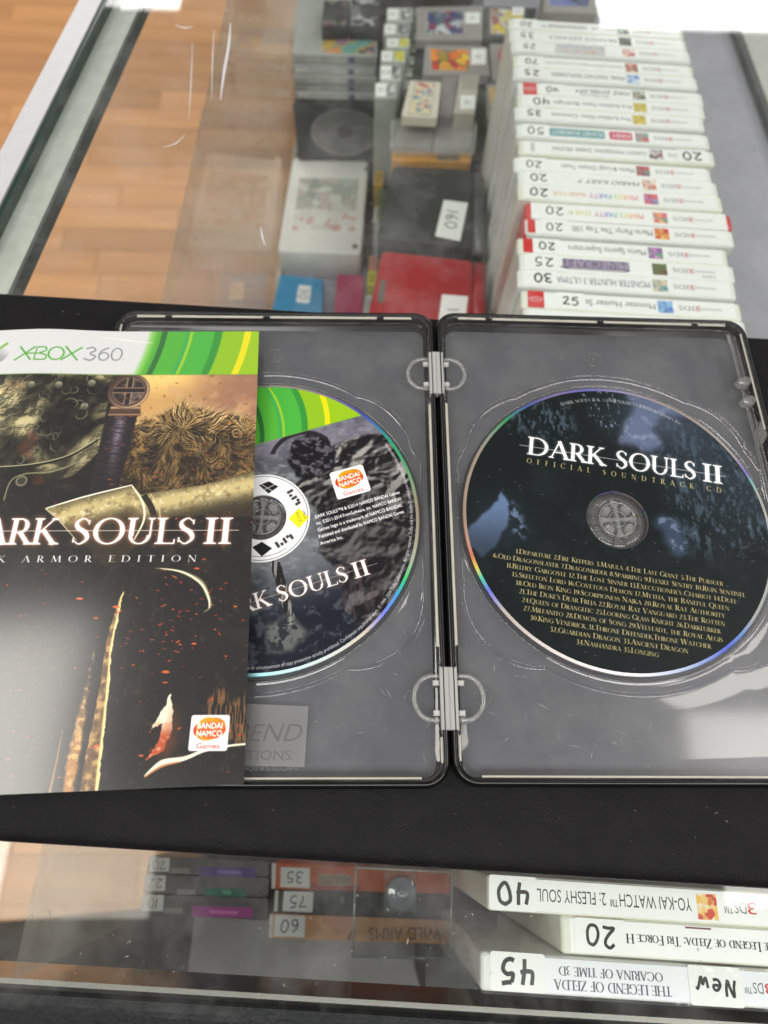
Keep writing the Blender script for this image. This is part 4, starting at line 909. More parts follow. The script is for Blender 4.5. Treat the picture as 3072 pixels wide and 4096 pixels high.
# ------------------------------------------------------------------ discs
def rim_mat(name, S_):  # rainbow reflections painted into the rim's base colour by angle
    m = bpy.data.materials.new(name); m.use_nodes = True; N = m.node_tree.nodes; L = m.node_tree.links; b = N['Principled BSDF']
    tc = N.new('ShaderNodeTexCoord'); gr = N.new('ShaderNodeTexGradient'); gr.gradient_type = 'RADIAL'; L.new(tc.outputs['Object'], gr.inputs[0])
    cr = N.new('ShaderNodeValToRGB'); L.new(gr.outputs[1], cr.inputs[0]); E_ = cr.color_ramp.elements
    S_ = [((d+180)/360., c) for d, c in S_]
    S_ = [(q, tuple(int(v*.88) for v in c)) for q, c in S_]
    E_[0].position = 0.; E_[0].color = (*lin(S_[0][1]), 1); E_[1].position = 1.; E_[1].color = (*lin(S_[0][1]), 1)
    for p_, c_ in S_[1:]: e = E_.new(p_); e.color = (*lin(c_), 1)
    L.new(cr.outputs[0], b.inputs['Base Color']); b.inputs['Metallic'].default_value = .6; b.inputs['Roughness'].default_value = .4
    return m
rims = {1: rim_mat('painted_rainbow_rim_a', [(-180, (200, 172, 152)), (-168, (206, 150, 130)), (-165, (220, 110, 96)), (-160, (228, 208, 84)), (-156, (84, 210, 172)), (-151, (110, 116, 226)), (-142, (186, 176, 170)), (-95, (196, 190, 190)), (-72, (160, 176, 206)), (-56, (90, 112, 222)), (-48, (116, 156, 220)), (-40, (180, 180, 180)), (12, (190, 186, 180)), (17, (130, 200, 190)), (21, (146, 120, 216)), (30, (196, 184, 178)), (62, (204, 190, 176)), (78, (180, 168, 200)), (96, (128, 124, 222)), (108, (170, 152, 204)), (122, (112, 126, 222)), (133, (76, 204, 124)), (141, (170, 196, 176)), (150, (200, 188, 168))]),
        -1: rim_mat('painted_rainbow_rim_b', [(-180, (170, 190, 190)), (-95, (124, 192, 198)), (-75, (160, 186, 188)), (-48, (198, 186, 172)), (-39, (116, 124, 222)), (-31, (60, 156, 222)), (-24, (54, 208, 114)), (-16, (184, 192, 172)), (4, (206, 186, 158)), (22, (110, 204, 140)), (33, (52, 208, 142)), (42, (64, 154, 212)), (51, (92, 94, 222)), (62, (160, 148, 200)), (78, (196, 184, 172))])}
def disc(name, label, s, im, r_in, pr_rough):
    d = thing(name, label, 'disc'); Mh = half_mat(s)
    d.matrix_world = Matrix.Translation((0, 0, (Z0-7.3)*S))@Mh@Matrix.Translation((s*CX*S, 0, -4.7*S))
    def annulus(r0, r1, z, n=128, uvs=False):
        a = circle(0, 0, r0, n); b = circle(0, 0, r1, n); V = [(x, y, z) for x, y in a+b]; F = [(i, n+i, n+(i+1) % n, (i+1) % n) for i in range(n)]
        return V, F
    bd = MB(); Pn = lambda r: circle(0, 0, r, 128)
    bd.loft([Pn(7.5), Pn(7.5), Pn(r_in)], [0, 1.2, 1.2], False, False); mesh('clear_centre', bd.V, bd.F, glassy('clear_polycarbonate', (.93, .92, .91), .03, .0, .05, .95), d, False)
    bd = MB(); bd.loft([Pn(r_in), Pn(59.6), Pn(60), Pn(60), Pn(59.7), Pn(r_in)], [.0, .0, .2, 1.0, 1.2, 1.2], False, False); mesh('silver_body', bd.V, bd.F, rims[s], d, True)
    V, F = annulus(r_in+.05, 58.7, 1.23); V = np.array(V)
    mesh('printed_face', V, F, print_mat(name+'_print', im, pr_rough, 0., .22, .15), d, False, uv=(V[:, :2]+60)/120.)
    return d
dl = disc('game_disc', 'game disc with green top and grey rocky print, half under the booklet', -1, IM_L, 9.2, .34)
dr = disc('soundtrack_disc', 'black soundtrack disc with gold track list in the right-hand tray', 1, IM_R, 11.9, .36)
# small yellow label stuck near the hole of the left disc
cx_, cy_ = 14.0, -.3
yl = MB(); P = [(cx_-3.9, cy_-.2), (cx_+.2, cy_-4.1), (cx_+3.9, cy_+.2), (cx_-.3, cy_+4.1)]; yl.loft([P, P], [1.24, 1.32]); ylo = yl.build('yellow_label', mat('yellow_label', (238, 226, 20), .4), dl)
def Ty(x, y): return (x, y, 1.34)
flat('label_number', rot(sfit('01076', -2.2, 2.2, -1.5, 1.25), 112, (cx_-.9, cy_+.2))+rot(sfit('2361', -1.7, 1.7, -1.5, 1.25), 112, (cx_+1.2, cy_+1.1)), black_print, ylo, Ty)

# ------------------------------------------------------------------ booklet
bk = thing('booklet', 'stapled game booklet, white and green header over dark armour cover, lying across the left tray', 'booklet', (-130, -6, 1.2))
TRc, BRc, TLc, BLc = np.array([-74.3, 81.5]), np.array([-66.4, -94.5]), np.array([-214., 82.4]), np.array([-206., -99.8])
nu, nv = 70, 60; V = []; UV = []; F = []
for j in range(nv+1):
    for i in range(nu+1):
        u, v = i/nu, j/nv; p = (TLc*(1-u)+TRc*u)*v+(BLc*(1-u)+BRc*u)*(1-v)
        z = 3.0+.033*(p[0]+70)+1.8*math.exp(-((u-.36)/.14)**2)*(v**4)+.4*math.sin(u*3.1)*(1-v)+.12*math.sin(v*9+u*4)
        # print coordinates follow the flat layout of the sheet
        V.append((p[0], p[1], z)); UV.append(((p[0]+120+82)/138., (p[1]+6+96)/186.))
        if i < nu and j < nv: a = j*(nu+1)+i; F.append((a, a+1, a+nu+2, a+nu+1))
V = np.array(V)
loc = np.array([-130, -6, 1.2])
mesh('cover', V-loc, F, print_mat('booklet_cover_print', IM_BOOK, .5, .85, .2, .3), bk, True, uv=UV)
per = [i for i in range(nu+1)]+[j*(nu+1)+nu for j in range(1, nv+1)]+[nv*(nu+1)+i for i in range(nu-1, -1, -1)]+[j*(nu+1) for j in range(nv-1, 0, -1)]
PV = []; n = len(per)
for dz, ins in ((-.03, 0), (-.9, .15)):
    for q in per: p = V[q]-loc; PV.append((p[0]-(ins if p[0] > 0 else -ins), p[1], p[2]+dz))
mesh('pages', PV, [(i, n+i, n+(i+1) % n, (i+1) % n) for i in range(n)]+[tuple(range(n, 2*n))], mat('page_edge', (214, 212, 206), .6), bk)

# ------------------------------------------------------------------ upright game cases in the counter
def blot(name, cols, scale=.25, rough=.4, seed=0.):
    """printed picture of unreadable coloured shapes"""
    if name in MATS: return MATS[name]
    m = bpy.data.materials.new(name); m.use_nodes = True; N = m.node_tree.nodes; L = m.node_tree.links; b = N['Principled BSDF']
    tc = N.new('ShaderNodeTexCoord'); mp = N.new('ShaderNodeMapping'); mp.inputs['Scale'].default_value = (1000,)*3; mp.inputs['Location'].default_value = (seed, seed*.7, 0); L.new(tc.outputs['Object'], mp.inputs[0])
    vo = N.new('ShaderNodeTexVoronoi'); vo.inputs['Scale'].default_value = scale; vo.feature = 'SMOOTH_F1'; vo.inputs['Smoothness'].default_value = .4
    no = N.new('ShaderNodeTexNoise'); no.inputs['Scale'].default_value = scale*1.4; no.inputs['Detail'].default_value = 3
    L.new(mp.outputs[0], no.inputs['Vector']); mxv = N.new('ShaderNodeVectorMath'); mxv.operation = 'MULTIPLY_ADD'; mxv.inputs[1].default_value = (2.5/scale*.4,)*3
    L.new(no.outputs[1], mxv.inputs[0]); L.new(mp.outputs[0], mxv.inputs[2]); L.new(mxv.outputs[0], vo.inputs['Vector'])
    cr = N.new('ShaderNodeValToRGB'); cr.color_ramp.interpolation = 'EASE'; sx = N.new('ShaderNodeSeparateColor'); L.new(vo.outputs['Color'], sx.inputs[0]); L.new(sx.outputs[0], cr.inputs[0])
    E_ = cr.color_ramp.elements; n = len(cols)
    E_[0].color = (*lin(cols[0]), 1); E_[1].color = (*lin(cols[-1]), 1); E_[0].position = .1; E_[1].position = .9
    for i in range(1, n-1): e = E_.new(.1+.8*i/(n-1)); e.color = (*lin(cols[i]), 1)
    L.new(cr.outputs[0], b.inputs['Base Color']); b.inputs['Roughness'].default_value = rough; MATS[name] = m; return m
_shell = {}
def shell_mesh(L_, t, H):
    k = (round(L_, 1), round(t, 1), H)
    if k not in _shell:
        prof = [(0, 0), (0, H-1.6), (.35, H-.6), (1.1, H)]
        mb = MB(); mb.loft([rrect(i, L_-i, -t/2+i, t/2-i, 1.6, 3) for i, z in prof], [z for i, z in prof]); _shell[k] = mb
    return _shell[k]
def game_case(label, x, y, zt, L_=126., t=12.6, H=137., rz=-.055, rx=0., plastic=None, ppr=None, group=None):
    base = thing('game_case', label, 'game case', (x, y, zt-H), rz, group, rx)
    shell_mesh(L_, t, H).build('case_shell', plastic or white_p, base)
    ins = MB().box(3.4, L_-3.4, -t/2+.9, t/2-.9, H-.2, H+.1).build('spine_insert', ppr or paper, base)
    return base, ins
def quadm(x0, x1, y0, y1, z0, z1, b=0.): return MB().box(x0, x1, y0, y1, z0, z1, b)
def sticker(base, H, x0, x1, y0, y1, txt, up=False, h=None, z=.12, w=.22, name='price_sticker', over=0):
    r = MB(); P = rrect(x0, x1, y0, y1, .9, 3); r.loft([P, P], [H+z, H+z+.12]); o = r.build(name, stick, base)
    if txt:
        hh = h or (y1-y0)*.66; cx_, cy_ = (x0+x1)/2, (y0+y1)/2; s_ = 1 if up else -1
        flat('price_number', rot(hand(txt, hh*random.uniform(.9, 1.08), w*random.uniform(.85, 1.2)), random.uniform(-5, 5)), ink, o, lambda x, y: (cx_+s_*x, cy_+s_*y, H+z+.14))
    return o
def title(parent, H, polys, x_right, m, yc=0., name='title_lettering'):
    """upside-down line that starts at x_right and runs to the left"""
    return flat(name, polys, m, parent, lambda x, y: (x_right-x, yc-y, H+.12))
cols = {'rb': [(226, 60, 60), (236, 150, 40), (226, 206, 40), (70, 176, 80), (60, 130, 206), (130, 70, 180), (206, 60, 140)]}
def multi(parent, H, s, x_right, W_, h, keys, serif_=False, yc=0.):
    P = sans(s, 0.); n = len(P)
    F_ = sfit(s, 0, W_, -h/2, h)
    a = np.array([p[:, 0].mean() for p in F_]); k = len(keys)
    for i, c in enumerate(keys):
        sel = [p for p, q in zip(F_, a) if int(min(k-1, q/W_*k)) == i]
        if sel: title(parent, H, sel, x_right, pm('title_%d_%d_%d' % c, c), yc)
icons = [('icon_grey', [(90, 96, 90), (190, 196, 190), (120, 140, 130)]), ('icon_dark', [(60, 60, 64), (130, 130, 130), (40, 40, 44)]), ('icon_red', [(206, 60, 66), (240, 226, 220), (190, 50, 60)]), ('icon_green', [(90, 120, 80), (196, 90, 80), (220, 200, 190)]), ('icon_pale', [(232, 236, 240), (90, 140, 206), (236, 240, 244)]), ('icon_brown', [(90, 80, 66), (196, 190, 176), (60, 60, 50)]), ('icon_gold', [(216, 196, 90), (190, 166, 60), (226, 210, 120)]),
 ('icon_pink', [(210, 60, 90), (110, 170, 160), (226, 90, 110)]), ('icon_mono', [(60, 50, 56), (216, 206, 210), (130, 60, 70)]), ('icon_mix', [(60, 150, 150), (196, 70, 50), (60, 60, 120)]), ('icon_race', [(214, 90, 80), (236, 220, 200), (130, 60, 90)]), ('icon_blue', [(120, 150, 210), (226, 90, 80), (70, 90, 160)]), ('icon_party', [(80, 160, 150), (226, 90, 110), (230, 210, 60)]), ('icon_orange', [(236, 160, 60), (200, 50, 50), (250, 220, 90)]), ('icon_sport', [(90, 170, 110), (150, 90, 170), (230, 170, 200)]), ('icon_earth', [(110, 70, 60), (90, 120, 70), (130, 80, 70)]), ('icon_teal', [(60, 150, 160), (220, 200, 170), (80, 120, 150)]), ('icon_sky', [(80, 120, 200), (140, 190, 230), (50, 80, 150)])]
IC = {n: blot(n, c, .55) for n, c in icons}
W_ = 'upright white game case with '
ROWS = [
 (413.0, 195.8, '20', 'icon_grey', W_+'black and grey title, price 20, farthest of the row', [('OMNIVERSE\u2122 2', 20, 37, 3.6, 'k'), ('BEN 10', 0, 16, 3.6, 'g')]),
 (398.4, 195.2, '35', 'icon_dark', W_+'thin spaced grey serif title, dark icon and price 35', [('BRAVELY DEFAULT', 0, 48, 3.4, 's')]),
 (384.6, 195.2, '25', 'icon_red', W_+'two-line blue and orange logo, round red icon and price 25', []),
 (371.0, 195.9, '70', 'icon_green', W_+'very small long title and price 70', [('DRAGON QUEST VII: Fragments of the Forgotten Past', 0, 54, 2.2, 'g')]),
 (357.4, 194.6, '25', 'icon_pale', W_+'heavy narrow black capitals, pale icon and price 25', [('FINAL FANTASY EXPLORERS', 0, 50, 4.2, 'k')]),
 (343.6, 197.0, '40', 'icon_brown', W_+'red end label, slanted two-line title and price 40', [('FIRE EMBLEM', 0, 36, 3.8, 'i'), ('Awakening', 6, 20, 2.2, 'i2')]),
 (329.8, 195.3, '40', 'icon_gold', W_+'gold icon whose price 40 is half covered', [('Fire Emblem Fates: Birthright', 0, 52, 3.6, 'c')]),
 (316.0, 192.2, '35', 'icon_gold', W_+'gold icon and price 35 in full view', [('Fire Emblem Fates: Conquest', 0, 52, 3.6, 'c')]),
 (301.6, 192.4, '50', 'icon_pink', W_+'teal and pink title boxes and price 50', []),
 (285.0, 192.4, '', 'icon_mono', W_+'black title and its price 20 stuck at the right-hand end', [("LUIGI'S MANSION: DARK MOON", 0, 60, 3.6, 'k')]),
 (271.4, 188.6, '20', 'icon_mix', W_+'grey title, price 20 and teal and red icon', [('Mario & Luigi: Dream Team', 0, 46, 4.0, 'c')]),
 (258.0, 189.9, '20', 'icon_race', W_+'slanted bold black title and price 20', [('MARIO KART 7', 0, 38, 3.6, 'b')]),
 (244.6, 188.6, '20', 'icon_blue', W_+'rainbow title ending in orange and price 20', []),
 (231.2, 192.7, '20', 'icon_party', 'red game case with white spine, rainbow title ending in yellow, price 20', []),
 (217.0, 190.9, '20', 'icon_orange', W_+'red inner tray, orange icon and a title ending in 100', [('Mario Party: The Top 100', 0, 48, 4.6, 'c')]),
 (203.0, 185.4, '20', 'icon_sport', W_+'small red label by price 20, green and purple icon', [('Mario Sports Superstars', 0, 46, 4.6, 'c')]),
 (189.6, 185.2, '25', 'icon_earth', W_+'purple blocky outlined title, brown icon and price 25', []),
 (176.2, 182.8, '30', 'icon_teal', W_+'tall blue-grey capitals, teal icon and price 30', [('MONSTER HUNTER 3 ULTIMATE', 0, 58, 5.0, 'n')]),
 (162.4, 184.2, '25', 'icon_sky', 'white game case with red end label and upright price 25, touching the pad edge', [('Monster Hunter Stories', 0, 50, 4.4, 'c')]),
 (148.8, 184.0, '', 'icon_grey', 'upright white game case half hidden by the black pad, nearest of the far row', []),
]
navy = pm('navy_print', (66, 78, 104)); GRP = 'white game cases standing in a row under the glass'
for i, (yl, xr, pr, ic, lab, tx) in enumerate(ROWS):
    Lc = 126.5; H = 137.; xl = xr-Lc*math.cos(.055)
    red = (i == 13)
    y_at = yl-(xl-74)*.055
    b, ins = game_case(lab, xl, y_at, -67+((i*37) % 5)*.55-1.1, Lc-((i*53) % 4)*.35, 12.5, H, plastic=red_p if red else (white_p if i % 3 else white_p2), group=GRP)
    if red: MB().box(3.6, Lc-3.6, -6.52, 6.52, 20, H+.05).build('white_sleeve', paper, b)
    for s_, off, w_, h_, st_ in tx:
        if st_ == 's': P, _ = serif(s_, .12); P = fatten(fit(P, off, off+w_, -h_/2, h_), .15); m_ = ink2
        elif st_ in 'c': P = sfit(s_, off, off+w_, -h_/2+.3, h_); m_ = pm('dark_grey_print', (52, 52, 52))
        elif st_ == 'i': P = sfit(s_, off, off+w_, -h_/2-.9, h_, shear=.35); m_ = pm('dark_grey_print', (52, 52, 52))
        elif st_ == 'i2': P = sfit(s_, off+8, off+w_+8, 2.2, h_, shear=.35); m_ = pm('dark_grey_print', (52, 52, 52))
        elif st_ == 'b': P = sfit(s_, off, off+w_, -h_/2, h_, shear=.3); m_ = black_print
        elif st_ == 'n': P = sfit(s_, off, off+w_, -h_/2, h_); m_ = navy
        else: P = sfit(s_, off, off+w_, -h_/2, h_); m_ = black_print if st_ == 'k' else ink2
        title(ins, H, P, 76.5 if i != 9 else 82, m_)
    xi = 78. if i != 9 else 84.
    if i != 19:
        MB().box(xi, xi+8.6, -4.3, 4.3, H+.1, H+.16).build('cover_icon', IC[ic], b)
        xs = xi+12
        title(ins, H, sfit('3DS', 0, 9.5, -1.7, 3.4), xs+9.5, pm('logo_grey', (120, 116, 116)), name='logo_lettering')
        title(ins, H, sfit('3', 0, 2.8, -1.7, 3.4), xs+9.5+.0, pm('logo_red', (206, 70, 70)), yc=0., name='logo_digit') if False else None
        if i != 9: title(ins, H, sfit('NINTENDO', 0, 13.5, -.9, 1.6), xs+24.5, pm('logo_grey', (120, 116, 116)), name='logo_lettering')
        MB().box(xs+6.2, xs+9.8, -2.0, 2.0, H+.14, H+.16).build('logo_accent', pm('logo_red', (206, 70, 70)), b) if False else None
        title(ins, H, sfit('3', 0, 2.9, -1.9, 3.8), xs+12.6, pm('logo_red', (206, 70, 70)), name='logo_lettering')
        if i == 16: title(ins, H, sfit('NEW', 0, 8, -.6, 1.6), xs+24.5, black_print, yc=-3.2, name='logo_lettering')
    if i == 2:
        MB().box(31, 66, -5.4, 4.6, H+.1, H+.13).build('logo_plate', pm('pale_logo_plate', (206, 204, 206)), b)
        title(ins, H, sfit('HARVEST', 0, 33, .4, 3.2), 65, pm('logo_orange', (226, 120, 80))); title(ins, H, sfit('Rhythm Legend', 0, 32, -4.6, 3.6), 64.6, pm('logo_blue', (84, 124, 186)))
    if i == 8:
        for x0_, x1_, c_, s_ in ((22, 58, (110, 160, 166), 'PLANET ROBOBOT'), (61, 76, (206, 70, 100), 'KIRBY')):
            MB().loft([rrect(x0_, x1_, -3.6, 3.8, 1.2, 3)]*2, [H+.1, H+.13]).build('title_plate', pm('plate_%d' % c_[0], c_), b)
            flat('title_lettering', sfit(s_, 0, x1_-x0_-3, -1.9, 3.8), pm('white_print', (236, 236, 236)), b, lambda x, y, q=x1_: (q-1.5-x, -y, H+.15))
    if i == 12: multi(ins, H, 'MARIO PARTY', 74, 30, 4.4, cols['rb']); multi(ins, H, 'ISLAND TOUR', 42, 20, 3.2, [(226, 130, 60), (226, 156, 70)])
    if i == 13: multi(ins, H, 'MARIO PARTY', 72, 30, 4.6, cols['rb']); multi(ins, H, 'STAR RUSH', 40, 21, 4.2, [(206, 196, 60), (196, 186, 70)])
    if i == 16:
        MB().box(25.5, 64.5, -2.9, 4.0, H+.1, H+.12).build('logo_plate', pm('purple_plate', (120, 104, 132)), b)
        title(ins, H, sfit('MINECRAFT', 0, 37, -3.2, 5.6), 63.6, pm('pale_purple', (176, 168, 190)), yc=.4)
        title(ins, H, [_q(0, 3.6, 33, 3.6, .6), _q(-3, 2.2, 0, 3.6, .9), _q(33, 3.6, 38, 2.2, 1.)], 62, pm('dark_purple', (70, 60, 84)))
    off = {5: 12.5, 6: 3.}.get(i, 0)
    if i in (5, 18):                              # red label at the left end, wordmark in an outline
        MB().loft([rrect(3.8, 13.2, -6.0, 6.0, .3, 2)]*2, [H+.12, H+.2]).build('red_label', red_p, b)
        o_ = _arc(0, 0, 3.8, 1.7, 0, 360, tk=.3, tn=.3, n=24)
        flat('label_outline', [p+(8.6, 0) for p in o_]+rot(sfit('Nintendo', -2.6, 2.6, -.45, 1.0), 180, (8.6, 0)), pm('white_print', (236, 236, 236)), b, lambda x, y: (x, y, H+.22))
        off = 10.5
    if i in (14, 15):
        MB().box(1.6 if i == 14 else 3.6, 6.2 if i == 14 else 9.5, -5.4, 5.4, H+.12, H+.2).build('red_label', red_p, b)
    if i == 14: MB().box(-.5, 1.2, -6.3, 6.3, 20, H-1.2).build('red_tray_edge', red_p, b)
    if pr:
        up = (i == 18); x0_ = (3.8 if i < 13 else 8.4)+off
        if i in (16, 17): x0_ = 5.5
        sticker(b, H, x0_+1.0, x0_+17.6, -5.7+(.6 if i % 2 else 0), 5.9, pr, up, h=6.3 if i > 5 else 5.6, z=.2)
    if i == 9:
        sticker(b, H, 102, 121, -5.6, 6.0, '20', False, h=7.2, z=.2)
        MB().box(8, 10.5, -4, 4, H+.1, H+.14).build('old_sticker_trace', pm('faded_grey', (196, 196, 190)), b)

# the three cases nearest the front glass
NZ = -46
near = [(at(1950, 3600, NZ), 'YO-KAI WATCH\u2122 2: FLESHY SOULS', '40', 'upright white game case with price 40 and small red icon, nearest the pad', 12.6, paper),
        (at(2246, 3770, NZ), 'THE LEGEND OF ZELDA: TRI FORCE HEROES', '20', 'white game case with price 20, middle of the three at the front glass', 12.9, paper),
        (at(1922, 3918, NZ), '', '45', 'sealed white game case with price 45 and a handwritten NEW sticker, against the front glass', 12.7, paper2)]
for k, ((x, y), tx, pr, lab, t_, pp) in enumerate(near):
    H = 137.
    b, ins = game_case(lab, x, y, NZ+137*.065, 126.5, t_, H, -.062, -.02, ppr=pp, plastic=white_p2 if k < 2 else white_p, group='game cases at the front glass')
    b.scale = (.935, .935, .935)
    if k == 0:
        sticker(b, H, .6, 19.2, -5.8, 6.1, pr, h=7.4, z=.2, w=.27)
        title(ins, H, sfit(tx, 0, 62, -2.3, 4.6), 79.6, black_print)
        MB().box(81.7, 89.6, -4.6, 4.2, H+.1, H+.16).build('cover_icon', blot('icon_ginger', [(206, 60, 44), (240, 190, 90), (236, 226, 210)], .4), b)
        title(ins, H, sfit('DS\u2122', 0, 8.6, -2.2, 4.2), 101, pm('logo_grey', (120, 116, 116)), name='logo_lettering'); title(ins, H, sfit('3', 0, 3.6, -2.2, 4.2), 105, red_print, name='logo_lettering')
    if k == 1:
        MB().box(1.0, 1.4, -5.4, 5.4, 40, H-1.5, .1).build('case_seam', pm('seam_grey', (176, 176, 170)), b)
        sticker(b, H, 5.1, 24.9, -5.6, 5.9, pr, h=7.2, z=.2, w=.27)
        P, _ = serif(tx.title().replace('Of', 'of'), .0, .78); title(ins, H, fatten(fit(P, 0, 68, -1.6, 3.2), .2), 84, black_print)
        MB().box(48, 58, 4.6, 5.2, H+.1, H+.16).build('cover_icon', pm('maroon_print', (110, 50, 54)), b)
    if k == 2:
        sticker(b, H, 3.6, 24.2, -5.8, 6.6, pr, h=7.6, z=.25, w=.27); sticker(b, H, 78, 98, -6.3, 6.3, 'New', h=6.0, z=.25, w=.26, name='note_sticker')
        P, _ = serif('THE LEGEND OF ZELDA'); title(ins, H, fatten(fit(P, 0, 44, .5, 3.2), .16), 71.3, pm('slate_print', (74, 78, 92)), yc=-.6); P, _ = serif('OCARINA OF TIME 3D'); title(ins, H, fatten(fit(P, 0, 39, -3.7, 2.9), .16), 68.5, pm('slate_print', (74, 78, 92)), yc=-.6)
        title(ins, H, sfit('DS\u2122', 0, 7, -1.9, 3.6), 106, ink2, name='logo_lettering'); title(ins, H, sfit('3', 0, 3.4, -1.9, 3.6), 110, red_print, name='logo_lettering')
        wr = MB(); wr.loft([rrect(-.7, 127.2, -7.0, 7.0, 2, 4)]*2+[rrect(-.3, 126.8, -6.6, 6.6, 2, 4)], [.5, H+.2, H+.7], False, True)
        wr.build('plastic_wrap', glassy('shrink_wrap', (.995, .995, .995), .10, .0, .04, .6, smudge=.03, bump=.5, bscale=.12), b)

# ------------------------------------------------------------------ things laid out on the shelf
def slab(name, label, cat, px, zt, h, m, b=1.2, group=None, part='body', bottom=None):
    P = [at(x, y, zt) for x, y in px]; c = np.mean(P, 0)
    t = thing(name, label, cat, (c[0], c[1], zt-h), 0, group)
    Q = [(x-c[0], y-c[1]) for x, y in P][::-1]
    ar = sum(Q[i][0]*Q[(i+1) % 4][1]-Q[(i+1) % 4][0]*Q[i][1] for i in range(4))
    if ar < 0: Q = Q[::-1]
    # rounded corners
    def rounded(P, r):
        out = []
        n = len(P)
        for i in range(n):
            a, p, q = np.array(P[i-1]), np.array(P[i]), np.array(P[(i+1) % n])
            u = (a-p)/np.linalg.norm(a-p); v = (q-p)/np.linalg.norm(q-p)
            for f in (0, .25, .5, .75, 1): s0 = p+u*r*(1-f)**2+v*r*f**2; out.append(tuple(s0))
        return out
    R_ = rounded(Q, max(b*2.2, .6))
    MB().loft([inset_poly(R_, b*.6), R_, R_, inset_poly(R_, b*.35), inset_poly(R_, b)], [0, b*.6, h-b, h-b*.3, h]).build(part, m, t, h > 14 and b > 2)
    t['_c'] = (c[0], c[1], zt, h)
    return t
def top(t, name, px, m, lift=.08, th=.25, z=None, b=0):
    cx_, cy_, zt, h = t['_c']; zz = (zt if z is None else z)
    P = [at(x, y, zz) for x, y in px]; Q = [(x-cx_, y-cy_) for x, y in P][::-1]; z0 = zz-zt+h
    return MB().loft([Q, Q], [z0+lift-th if z is None else z0+lift, z0+lift+(0 if z is None else th)]).build(name, m, t)
def price(t, px, txt, hgt, deg=90., lift=.15):
    cx_, cy_, zt, h = t['_c']; P = [at(x, y, zt) for x, y in px]; o = top(t, 'price_sticker', px, stick, lift)
    c = np.mean(P, 0)-(cx_, cy_)
    flat('price_number', rot(hand(txt, hgt, .15), deg, tuple(c)), ink, o, lambda x, y: (x, y, h+lift+.04)); return o
grey_shell = mat('grey_cartridge_plastic', (150, 145, 142), .5, vary=.03); dark_shell = mat('charcoal_cartridge_plastic', (70, 70, 70), .45)
cream = mat('cream_cartridge_plastic', (214, 206, 190), .5)
black_sat = mat('satin_black_shell', (44, 44, 42), .5, vary=.05); red_sat = mat('pearl_red_shell', (158, 12, 18), .42, vary=.06, coat=.1)
# two folded handhelds
t = slab('folded_handheld', 'folded charcoal handheld console with a long sticker reading 160', 'handheld console', [(1572, 660), (1892, 676), (1888, 990), (1508, 950)], -160, 24, black_sat, 1.8, part='shell')
cx_, cy_, zt, h = t['_c']; a = at(1914, 690, -160); b = at(1918, 1000, -160)
MB().tube([(a[0]-cx_, a[1]-cy_, h-5), (b[0]-cx_, b[1]-cy_, h-5)], 5.2, 14).build('hinge_barrel', mat('hinge_charcoal', (82, 82, 80), .35), t, True)
price(t, [(1775, 800), (1872, 812), (1840, 965), (1740, 945)], '160', 9.0, -98)
t = slab('folded_handheld', 'folded red handheld console with a grey slot and a white sticker at the pad edge', 'handheld console', [(1528, 1000), (1892, 1040), (1888, 1330), (1462, 1300)], -145, 24, red_sat, 1.8, part='shell')
cx_, cy_, zt, h = t['_c']; a = at(1920, 1052, -145); b = at(1912, 1300, -145)
MB().tube([(a[0]-cx_, a[1]-cy_, h-4.6), (b[0]-cx_, b[1]-cy_, h-4.6)], 5.4, 14).build('hinge_barrel', red_sat, t, True)
for q in (0, 1): pass
top(t, 'slot', [(1522, 1120), (1545, 1122), (1534, 1212), (1508, 1208)], mat('slot_grey', (92, 86, 78), .6), .1)
price(t, [(1768, 1178), (1872, 1186), (1860, 1300), (1752, 1292)], '1', 8.5, -95)
bx = slab('storage_box', 'dark cardboard box under the two folded handhelds', 'box', [(1585, 720), (1900, 730), (1870, 1330), (1490, 1310)], -184.5, 105.3, mat('dark_box_card', (40, 38, 37), .7), .8)
bx2 = slab('storage_box', 'low dark box below the red handheld', 'box', [(1520, 1090), (1880, 1110), (1850, 1330), (1480, 1310)], -169.3, 14.9, mat('dark_box_card', (40, 38, 37), .7), .8) if False else None
for o in list(bx.children): pass
# the red one rests on a small packet
pk = slab('flat_packet', 'thin dark packet between the red handheld and the box', 'packet', [(1600, 1060), (1860, 1080), (1850, 1300), (1560, 1290)], -169.2, 15.1, mat('packet_card', (50, 44, 40), .6), .5)
# white handheld lying face down
wm = mat('gloss_white_shell', (232, 230, 224), .3, vary=.03)
t = slab('white_handheld', 'white handheld console face down with a printed label on its back', 'handheld console', [(1171, 626), (1474, 640), (1446, 1016), (1108, 1004)], -254, 35, wm, 2.2, part='shell')
top(t, 'label', [(1198, 712), (1434, 716), (1420, 922), (1170, 916)], blot('back_label', [(214, 212, 204), (170, 176, 166), (206, 190, 184), (150, 160, 150), (222, 220, 214)], .09), .06)
top(t, 'label_band', [(1186, 838), (1428, 842), (1420, 926), (1168, 920)], blot('band_label', [(226, 226, 216), (214, 206, 200), (232, 232, 226), (210, 170, 160)], .12), .1)
for x_, y_ in ((1470, 676), (1420, 986)):
    top(t, 'screw_cap', [(x_+12*math.cos(q), y_+9*math.sin(q)) for q in np.linspace(0, 2*math.pi, 11)[:-1]], mat('cap_grey', (84, 84, 84), .5), .1)
